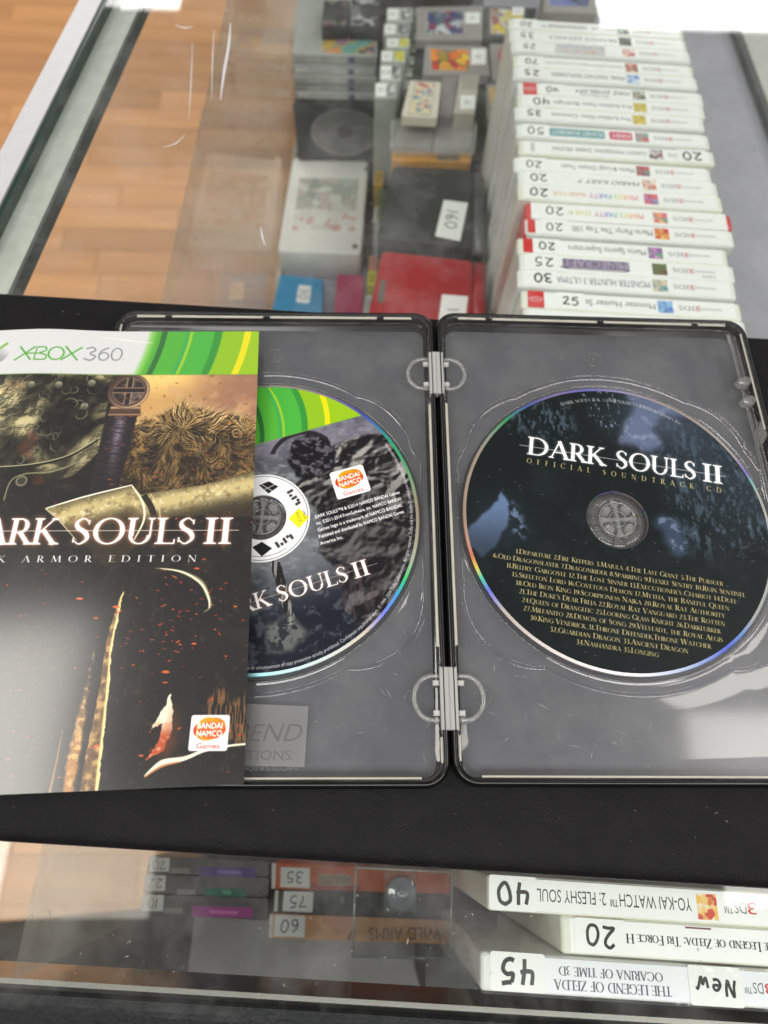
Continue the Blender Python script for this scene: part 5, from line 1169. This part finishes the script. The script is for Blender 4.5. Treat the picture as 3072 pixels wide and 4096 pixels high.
# small consoles at the pad edge
t = slab('blue_handheld', 'bright blue closed handheld with a small price sticker, by the side pane', 'handheld console', [(1121, 1094), (1294, 1112), (1290, 1290), (1076, 1280)], -262, 27, mat('blue_shell', (48, 138, 186), .3), 1.6, part='shell')
price(t, [(1196, 1140), (1246, 1144), (1236, 1214), (1184, 1208)], '30', 8., -95)
t = slab('pink_handheld', 'magenta closed handheld next to the blue one', 'handheld console', [(1348, 1094), (1456, 1098), (1452, 1300), (1332, 1290)], -262, 27, mat('magenta_shell', (172, 48, 92), .3), 1.6, part='shell')
t = slab('lilac_tray', 'pale lilac plastic tray under the blue and magenta handhelds', 'tray', [(1124, 1066), (1470, 1072), (1465, 1300), (1080, 1290)], -289.4, .55, mat('lilac_plastic', (168, 164, 176), .5), .1)
# black slab with a disc in it
t = slab('disc_drive_case', 'square black case holding a smoky grey disc, behind the white handheld', 'disc case', [(1170, 402), (1540, 398), (1492, 616), (1192, 616)], -246, 43.5, mat('matte_black_case', (38, 38, 38), .5), 1.6, part='shell')
cx_, cy_, zt, h = t['_c']; d0 = at(1379, 530, -246); rr_ = (at(1515, 530, -246)[0]-d0[0])
d0 = (d0[0]-cx_, d0[1]-cy_)
MB().loft([circle(*d0, rr_, 64), circle(*d0, rr_, 64), circle(*d0, rr_-.6, 64)], [h-.1, h+1.0, h+1.3]).build('smoky_disc', mat('smoky_disc_grey', (98, 97, 94), .3, .1), t)
MB().loft([circle(*d0, rr_*.22, 32)]*2, [h+1.2, h+1.7]).build('disc_centre', mat('disc_centre_dark', (56, 54, 54), .4), t)
MB().loft([circle(*d0, rr_*.98, 64), circle(*d0, rr_*.93, 64)], [h+1.25, h+1.38], False, False).build('disc_ring', mat('disc_ring_grey', (130, 128, 122), .3), t)
# stack of flat cases with their spines to the viewer
y0s = at(1165, 396, -246)[1]; zt_ = -246.
while at(1165, 232, zt_)[1] > y0s: zt_ += .5
n5 = 5; th = (zt_+246)/n5
sp_lab = ['lowest of the five flat cases, bright pale spine', 'second flat case from the bottom of the stack, silver spine', 'third flat case of the stack, grey-green spine', 'fourth flat case from the bottom, pale spine under a dark gap', 'topmost flat case of the stack, colourful front cover']
x0s, x1s = at(1172, 330, -222)[0], at(1508, 330, -222)[0]
for k in range(n5):
    z0 = -246+th*k; dk = .6 if k else 0; y_ = y0s+(0, .8, -.5, .6, 6.)[k]
    t = thing('flat_game_case', sp_lab[k], 'game case', (x0s, y_, z0+.1), 0, 'flat cases stacked behind the black case')
    W5 = x1s-x0s-(k % 2)*.8; h_ = th-.5
    mb = MB(); mb.loft([rrect(i, W5-i, i, 120-i, 1.2, 3) for i in (.5, 0, 0, .5)], [0, .5, h_-.5, h_]); mb.build('case_shell', mat('silver_case_%d' % (k % 2), ((176, 178, 174), (146, 150, 148))[k % 2], .35), t)
    MB().box(2, W5-2, -.25, .1, 1.4, h_-1.4).build('spine_insert', blot('pale_spine_%d' % (k % 3), [((214, 214, 206), (180, 184, 180), (226, 226, 218), (150, 156, 152)), ((196, 198, 190), (160, 160, 156), (214, 210, 204)), ((206, 206, 206), (176, 170, 164), (220, 220, 216))][k % 3], .08), t)
    MB().box(W5*.66, W5*.73, -.32, 0, 1.2, h_-1.2).build('blue_band', mat('slate_blue_band', (84, 96, 126), .4), t)
    if k == 4:
        MB().box(30, W5-3, 3, 60, h_, h_+.15).build('front_cover', blot('front_cover_a', [(206, 170, 190), (226, 150, 60), (120, 176, 170), (226, 180, 60), (60, 90, 130), (176, 130, 166)], .045), t)
base_ = slab('storage_box', 'plain dark box under the stack of flat cases', 'box', [(1190, 240), (1500, 240), (1500, 396), (1180, 396)], -246.2, 43.6, mat('dark_box_card', (40, 38, 37), .7), .6)
# dark covers farther back
for k, (px, c, lab) in enumerate([([(1296, 0), (1400, 0), (1388, 104), (1286, 106)], 'a', 'dark case with pale and maroon picture leaning behind the flat stack'), ([(1408, -20), (1520, -20), (1512, 108), (1398, 106)], 'b', 'dark case with a white stripe farthest back on the shelf')]):
    t = slab('picture_case', lab, 'game case', px, -190, 60, mat('dark_case_shell', (40, 40, 42), .4), .8, group='dark picture cases at the back')
    top(t, 'front_cover', inset_poly(px, 5), blot('front_cover_'+c+'2', [(40, 40, 42), (120, 60, 84), (130, 136, 116), (50, 60, 56), (50, 44, 46)] if c == 'a' else [(40, 42, 44), (60, 60, 60), (200, 200, 200), (44, 44, 46)], .04), .06)
    bxx = slab('storage_box', 'dark box hidden under the '+('left' if k == 0 else 'right')+' picture case at the back', 'box', inset_poly(px, 3), -250.2, 39.6, mat('dark_box_card', (40, 38, 37), .7), .6)
# narrow price-stickered boxes in a file
small = [(1548, 30, 1652, 84, '15'), (1536, 92, 1640, 142, '12'), (1546, 150, 1640, 192, '10'), (1524, 200, 1624, 250, '15'), (1520, 258, 1604, 322, '20'), (1500, 328, 1588, 392, '12')]
words = ['farthest', 'second', 'third', 'fourth', 'fifth', 'nearest']
for k, (x0_, y0_, x1_, y1_, tx) in enumerate(small):
    t = slab('small_boxed_game', 'small white boxed game with a price sticker, %s of the file left of the cartridges' % words[k], 'boxed game', [(x0_, y0_), (x1_, y0_), (x1_-2, y1_), (x0_-2, y1_)], -175+k*1.5, 112+k*1.5, mat('box_white_%d' % (k % 2), ((186, 188, 182), (170, 174, 166))[k % 2], .5), .8, group='small boxed games filed upright')
    top(t, 'picture', [(x0_+(x1_-x0_)*.55, y0_+5), (x1_-5, y0_+5), (x1_-8, y1_-6), (x0_+(x1_-x0_)*.55, y1_-6)], blot('mini_%d' % k, [(150, 146, 150), (90, 90, 100), (206, 206, 200)] if k < 2 or k > 3 else [(206, 206, 120), (196, 190, 60), (226, 226, 210)], .2), .06)
    price(t, [(x0_+4, y0_+6), (x0_+46, y0_+6), (x0_+44, y1_-7), (x0_+2, y1_-7)], tx, 5., 180)
for k in range(7):
    y_ = 30+48*k; x_ = 1660-k*7
    t = slab('thin_sleeve', 'thin pale green-edged sleeve, %s in the file beside the small boxes' % ['farthest', 'second farthest', 'third farthest', 'middle', 'third nearest', 'second nearest', 'nearest'][k], 'sleeve', [(x_, y_), (x_+26, y_+3), (x_+22, y_+40), (x_-4, y_+38)], -182, 107, blot('sleeve_edge', [(90, 104, 80), (176, 184, 168), (60, 74, 56), (200, 204, 196)], .25), .5, group='thin sleeves filed beside the small boxes')
# cartridges
def cart(px, zt, label, shell, lpx, lmat, stk=None, tx='', name='game_cartridge', h=9., deg=180., sh=4.6):
    t = slab(name, label, 'game cartridge', px, zt, h, shell, 1.0, group='loose game cartridges')
    if lpx:
        top(t, 'label_recess', inset_poly(lpx, -5), mat('recess_grey', (168, 166, 160), .5), .02); top(t, 'picture_label', lpx, lmat, .12)
    if stk: price(t, [(stk[0], stk[1]), (stk[2], stk[1]), (stk[2]-2, stk[3]), (stk[0]-2, stk[3])], tx, sh, deg)
    return t
cart([(1668, 26), (1934, 22), (1930, 158), (1664, 158)], -168, 'grey cartridge with a blue and red picture label and corner price sticker, farthest back', grey_shell, [(1712, 46), (1850, 44), (1854, 134), (1706, 134)], blot('cart_pic_a', [(60, 70, 120), (150, 60, 70), (70, 110, 120), (206, 210, 214), (50, 60, 96)], .12), (1862, 50, 1920, 94), '15')
cart([(1700, 178), (1950, 184), (1962, 300), (1690, 298)], -168, 'grey cartridge with an orange and red picture label and price sticker', grey_shell, [(1722, 196), (1872, 200), (1884, 282), (1728, 280)], blot('cart_pic_b', [(236, 140, 40), (206, 50, 50), (60, 80, 60), (240, 200, 60), (190, 50, 50), (120, 140, 110)], .10), (1886, 196, 1944, 258), '15')
t = cart([(1640, 318), (1766, 326), (1750, 470), (1604, 462)], -140, 'cream cartridge with red and blue writing lying on top of the grey ones', cream, [(1664, 330), (1738, 334), (1720, 458), (1636, 452)], blot('cart_pic_c', [(222, 214, 170), (190, 80, 96), (226, 216, 180), (214, 206, 170), (90, 130, 170), (220, 212, 176)], .26))
t = cart([(1770, 304), (1834, 304), (1812, 462), (1756, 462)], -152, 'narrow mid-grey cartridge between the cream one and the ribbed one', mat('mid_grey_shell', (136, 130, 130), .5), None, None, h=26)
t = cart([(1840, 296), (1918, 300), (1900, 452), (1814, 448)], -146, 'ribbed beige-grey cartridge on edge with a white price sticker', mat('beige_grey_shell', (182, 176, 164), .5), None, None, (1842, 382, 1900, 436), '15', h=30, sh=5)
for k in range(5): top(t, 'grip_rib', [(1846, 306+k*11), (1912, 310+k*11), (1911, 314+k*11), (1845, 310+k*11)], mat('rib_shadow', (150, 146, 136), .6), .3, .4)
cart([(1942, 22), (2110, 30), (2100, 152), (1938, 148)], -168, 'charcoal cartridge with a yellow and white picture label, partly behind the row of cases', dark_shell, [(1966, 36), (2092, 42), (2086, 138), (1966, 132)], blot('cart_pic_d', [(206, 190, 90), (214, 214, 210), (150, 70, 80), (220, 200, 60), (120, 130, 150)], .12), (2050, 30, 2096, 60), '15')
cart([(1958, 172), (2060, 176), (2046, 318), (1968, 312)], -168, 'grey cartridge showing a red strip beside the case row', grey_shell, [(1992, 190), (2040, 192), (2034, 300), (1996, 298)], blot('cart_pic_e', [(196, 60, 60), (150, 140, 138), (206, 70, 60)], .1))
cart([(1946, 332), (2012, 336), (1992, 486), (1946, 476)], -168, 'grey cartridge with a small yellow mark beside the case row', grey_shell, [(1958, 350), (1988, 352), (1982, 420), (1960, 418)], pm('ochre_label', (206, 166, 90)))
for k, (px, zt, lab) in enumerate([([(1590, 500), (1740, 506), (1724, 586), (1576, 582)], -163, 'left grey cartridge in the clear bag behind the charcoal handheld'), ([(1748, 508), (1890, 514), (1876, 590), (1732, 588)], -163, 'right grey cartridge in the clear bag behind the charcoal handheld')]):
    cart(px, zt, lab, grey_shell, None, None, h=12)
t = slab('clear_bag', 'crumpled clear plastic bag over the grey cartridges', 'plastic bag', [(1562, 470), (1912, 480), (1900, 606), (1560, 602)], -158, 4.6, glassy('bag_film', (.94, .94, .93), .1, .10, .06, .9, smudge=.15, bump=1., bscale=.12), 1.5)
t = slab('amber_case', 'amber plastic cartridge case with a grey square, behind the charcoal handheld', 'cartridge case', [(1568, 604), (1888, 610), (1884, 650), (1566, 644)], -168, 14, mat('amber_plastic', (206, 150, 70), .35, vary=.12), .8)
top(t, 'grey_square', [(1752, 612), (1838, 614), (1836, 644), (1748, 642)], mat('amber_grey', (130, 120, 96), .5), .1)
bs = slab('storage_box', 'long dark box under the loose cartridges', 'box', [(1668, 26), (2150, 30), (1960, 640), (1580, 636)], -182.2, 107.6, mat('dark_green_card', (52, 56, 48), .7), .8)
# the far right pair on the end of the row
cart([(2176, -40), (2390, -34), (2388, 52), (2172, 46)], -92, 'grey cartridge with a blue label at the top edge, behind the case row', grey_shell, [(2200, -20), (2360, -16), (2356, 26), (2200, 22)], blot('cart_pic_f', [(70, 80, 150), (110, 120, 180), (50, 56, 100)], .1), h=16)
cart([(2184, 58), (2386, 64), (2386, 118), (2180, 112)], -104, 'grey cartridge with an orange label just behind the farthest case', grey_shell, [(2240, 66), (2330, 70), (2330, 108), (2240, 104)], pm('orange_label', (216, 156, 84)), h=14)
slab('storage_box', 'grey box under the two cartridges at the end of the case row', 'box', [(2170, -40), (2390, -34), (2386, 118), (2180, 112)], -118.6, 85.2, mat('grey_box_card', (130, 126, 124), .7), .8)
# odds and ends between the white and the dark consoles
for px, zt, h_, c, lab in (([(1500, 682), (1538, 684), (1532, 742), (1496, 740)], -240, 48, (206, 160, 40), 'small yellow carton in the gap left of the charcoal handheld'), ([(1500, 826), (1524, 828), (1520, 884), (1494, 880)], -240, 48, (214, 214, 210), 'small white carton in the gap left of the charcoal handheld'),
    ([(1478, 1022), (1512, 1024), (1508, 1076), (1474, 1074)], -245, 43, (206, 130, 90), 'small orange carton in the gap left of the red handheld'), ([(1474, 1082), (1508, 1082), (1502, 1140), (1468, 1138)], -245, 43, (216, 206, 30), 'small yellow carton in the gap left of the red handheld'), ([(1462, 1180), (1490, 1180), (1482, 1250), (1452, 1250)], -245, 43, (210, 210, 208), 'small white carton at the pad edge beside the red handheld')):
    t = slab('small_carton', lab, 'carton', px, zt, h_, pm('carton_%d_%d' % (c[0], c[2]), c), .5, group='small cartons in the gap'); top(t, 'carton_panel', inset_poly(px, 6), pm('carton_panel_%d' % c[1], tuple(int(v*.8) for v in c)), .06)
t = slab('green_pouch', 'clear green plastic pouch in the gap beside the charcoal handheld', 'pouch', [(1508, 748), (1574, 752), (1562, 836), (1506, 830)], -225, 20, glassy('green_film', (.55, .72, .45), .12, .12, .05, .9, (.4, .55, .3), bump=1., bscale=.15), 1.5)

# ------------------------------------------------------------------ spines at the front left
grey_case = mat('smoky_case_plastic', (104, 100, 100), .35, vary=.1)
rows_l = [((598, 3424), (1076, 3446), (1074, 3506), (584, 3494), 'purple_band', (92, 72, 140), (800, 3466, 1025, 3506), (600, 3430, 680, 3486), '70', 'thin smoky case with a purple title band, farthest of the three by the side pane'),
 ((582, 3497), (1074, 3512), (1072, 3588), (572, 3570), 'green_band', (44, 120, 92), (822, 3550, 984, 3584), (582, 3500, 664, 3564), '22', 'thin smoky case with a green title band, middle of the three by the side pane'),
 ((572, 3576), (1072, 3594), (1070, 3684), (560, 3650), 'magenta_band', (176, 76, 156), (770, 3624, 1012, 3668), (570, 3578, 656, 3644), '10', 'thin smoky case with a magenta title band, nearest of the three by the side pane')]
ZL = -190
for a, b, c, d, bn, col_, bp_, st_, tx, lab in rows_l:
    t = slab('slim_game_case', lab, 'game case', [a, b, c, d], ZL, 99.6, grey_case, .6, group='slim smoky cases by the side pane')
    top(t, 'title_band', [(bp_[0], bp_[1]), (bp_[2], bp_[1]+6), (bp_[2], bp_[3]+4), (bp_[0], bp_[3])], pm(bn, col_), .08)
    top(t, 'band_text', [(bp_[0]+70, (bp_[1]+bp_[3])/2-7), (bp_[2]-60, (bp_[1]+bp_[3])/2-2), (bp_[2]-60, (bp_[1]+bp_[3])/2+12), (bp_[0]+70, (bp_[1]+bp_[3])/2+8)], pm(bn+'_text', tuple(min(255, v+50) for v in col_)), .12)
    top(t, 'pale_tab', [(bp_[0]-115, bp_[1]+6), (bp_[0]-40, bp_[1]+8), (bp_[0]-40, bp_[1]+30), (bp_[0]-115, bp_[1]+28)], pm('pale_tab_grey', (156, 150, 146)), .08)
    price(t, [(st_[0], st_[1]), (st_[2], st_[1]+2), (st_[2]-4, st_[3]), (st_[0]-4, st_[3])], tx, 4.6, 180)
def spine_text(t, s, px0, px1, y, hgt, m, srf=False):
    cx_, cy_, zt, h = t['_c']; a = np.array(at(px0, y, zt))-(cx_, cy_); b = np.array(at(px1, y, zt))-(cx_, cy_)
    P = fit(serif(s)[0], 0, abs(b[0]-a[0]), 0, hgt) if srf else sfit(s, 0, abs(b[0]-a[0]), 0, hgt)
    flat('title_lettering', P, m, t, lambda x, y_: (b[0]-x, b[1]-y_+hgt/2, h+.14))
t = slab('orange_game_case', 'orange-spined game case with price 35, under the pad edge', 'game case', [(1090, 3450), (1800, 3486), (1800, 3576), (1086, 3556)], ZL, 99.6, mat('orange_spine', (206, 92, 34), .35, vary=.1), .7)
top(t, 'red_edge', [(1242, 3532), (1440, 3540), (1440, 3566), (1240, 3560)], pm('red_spine_edge', (166, 50, 28)), .06); top(t, 'white_end', [(1088, 3452), (1104, 3452), (1100, 3554), (1086, 3554)], white_p, .1)
top(t, 'title_plate', [(1276, 3496), (1404, 3500), (1404, 3544), (1274, 3540)], pm('plate_tan', (166, 140, 116)), .09); spine_text(t, 'NARUTO', 1280, 1400, 3520, 3.6, black_print)
price(t, [(1124, 3468), (1240, 3472), (1238, 3552), (1120, 3548)], '35', 5.4, 180)
t = slab('black_game_case', 'black-spined game case with price 75, between the orange and peach ones', 'game case', [(1098, 3560), (1800, 3580), (1800, 3672), (1094, 3648)], ZL, 99.6, mat('black_spine', (30, 31, 33), .3), .7)
top(t, 'white_end', [(1100, 3562), (1114, 3562), (1110, 3646), (1096, 3646)], white_p, .1); top(t, 'small_mark', [(1362, 3584), (1378, 3584), (1378, 3612), (1362, 3612)], pm('mark_grey', (110, 110, 112)), .1)
price(t, [(1136, 3564), (1254, 3568), (1250, 3650), (1130, 3644)], '75', 5.6, 180)
t = slab('peach_game_case', 'peach and tan game case with price 60 and an upside-down western title', 'game case', [(1078, 3654), (1796, 3682), (1796, 3778), (1070, 3752)], ZL, 99.6, mat('peach_spine', (214, 158, 108), .35, vary=.12), .7)
top(t, 'spine_picture', [(1226, 3660), (1420, 3668), (1420, 3762), (1222, 3756)], blot('peach_picture', [(222, 150, 120), (190, 110, 100), (90, 66, 72), (226, 170, 120), (216, 150, 120)], .07), .07)
top(t, 'white_end', [(1080, 3656), (1094, 3656), (1090, 3750), (1074, 3750)], white_p, .1); spine_text(t, 'WILD ARMS', 1476, 1764, 3735, 6.2, pm('brown_print', (66, 50, 44)))
price(t, [(1100, 3660), (1222, 3664), (1218, 3750), (1094, 3744)], '60', 6., 180)
# clear acrylic holder with a moulded button in front of them
za = -118
P = [at(1424, 3470, za), at(1810, 3490, za), at(1800, 3836, za), at(1410, 3826, za)]
c = np.mean(P, 0); ac = thing('acrylic_holder', 'clear acrylic holder with a round moulded button over the front spines', 'acrylic holder', (c[0], c[1], -189.5))
ac_m = glassy('acrylic', (.97, .975, .96), .04, .0, .04, .5, smudge=.015)
Q = [(x-c[0], y-c[1]) for x, y in P][::-1]
MB().loft([Q, Q], [0, 71.5], False, False).build('acrylic_walls', ac_m, ac)
e = MB()
for i in range(4): a, b = Q[i], Q[(i+1) % 4]; e.tube([(*a, 71.5), (*b, 71.5)], .55, 6)
for i in range(4): e.tube([(*Q[i], 0.6), (*Q[i], 71.5)], .4, 6)
e.build('acrylic_edges', glassy('acrylic_edge', (.8, .84, .8), .08, .3, .1, .9, (.7, .74, .7)), ac, True)
bt = at(1606, 3574, za); bt = (bt[0]-c[0], bt[1]-c[1]); rb_ = abs(at(1668, 3574, za)[0]-at(1606, 3574, za)[0])
MB().loft([circle(*bt, r, 40) for r in (rb_, rb_, rb_*.86, rb_*.5, rb_*.3, rb_*.25)], [70.5, 72.2, 73.4, 73.0, 74.4, 74.6]).build('round_button', glassy('button_plastic', (.80, .86, .90), .06, .42, .08, .95, (.46, .54, .60)), ac, True)
MB().box(bt[0]-rb_*1.15, bt[0]+rb_*.95, bt[1]-rb_*1.1, bt[1]+rb_*2.2, 69.4, 70.4, .3).build('button_plate', glassy('plate_plastic', (.90, .92, .92), .08, .06, .06, .9, (.6, .64, .64)), ac)

d = MB()
for k in range(90):
    x, y = random.uniform(-190, 120), random.choice((random.uniform(-122, -99), random.uniform(-122, -99), random.uniform(97, 104)))
    if not (bl_(x)+7 < y < tl(x)-5): continue
    r = abs(random.gauss(0, .10))+.05; g = random.uniform(0, 3.14); l = r*random.choice((1, 1, 2, 4))
    P = [(x+a_*l*math.cos(g)-b_*r*math.sin(g), y+a_*l*math.sin(g)+b_*r*math.cos(g)) for a_, b_ in ((-1, -.4), (.2, -.6), (1, .2), (.3, .6), (-.7, .5))]
    d.loft([P, inset_poly(P, r*.3)], [-9.28, -9.26+r*.5])
o = d.build('pad_lint', mat('lint_grey', (120, 118, 114), .8)); tag(o, 'tiny grey lint specks scattered on the black pad', 'lint', kind='stuff')
# ------------------------------------------------------------------ dust lying on the glass, and painted streak glints
d = MB()
for k in range(230):
    px, py = (random.uniform(0, 3072), random.uniform(3400, 3960)) if k < 150 else (random.uniform(200, 2000), random.uniform(60, 1180))
    x, y = at(px, py, GT)
    if y > tl(x)+1 or y < bl_(x)-1:
        if x < lx(y)+2: continue
        r = abs(random.gauss(0, .13))+.05; g = random.uniform(0, 3.14); l = r*random.choice((1, 1, 1, 1.6, 3)); c_, s_ = math.cos(g), math.sin(g)
        P = [(x+a*l*c_-b*r*s_, y+a*l*s_+b*r*c_) for a, b in ((-1, -.4), (.2, -.6), (1, .2), (.3, .6), (-.7, .5))]
        d.loft([P, inset_poly(P, r*.3)], [GT+.03, GT+.03+r*.5])
sm_ = MB()  # white glints of the glass, painted as thin pale strips
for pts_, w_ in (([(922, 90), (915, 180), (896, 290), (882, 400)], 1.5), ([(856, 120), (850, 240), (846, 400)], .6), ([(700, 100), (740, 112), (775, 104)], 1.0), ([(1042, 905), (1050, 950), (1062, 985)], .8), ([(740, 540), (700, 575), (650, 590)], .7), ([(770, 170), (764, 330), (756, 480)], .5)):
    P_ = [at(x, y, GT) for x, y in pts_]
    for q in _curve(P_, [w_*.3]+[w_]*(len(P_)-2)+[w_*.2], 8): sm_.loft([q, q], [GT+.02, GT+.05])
tag(sm_.build('painted_glints', glassy('glint_white', (.95, .95, .95), .3, .55, .1, .5, (.85, .84, .88)), base=(0, 300, GT)), 'pale painted glints on the counter glass at the upper left', 'painted_glint', kind='stuff')
tag(d.build('glass_dust', mat('lint_white', (150, 148, 142), .8)), kind='stuff', label='pale specks of dust and lint lying on the counter glass', cat='dust')
for o in list(bpy.data.objects):
    if '_c' in o: del o['_c']
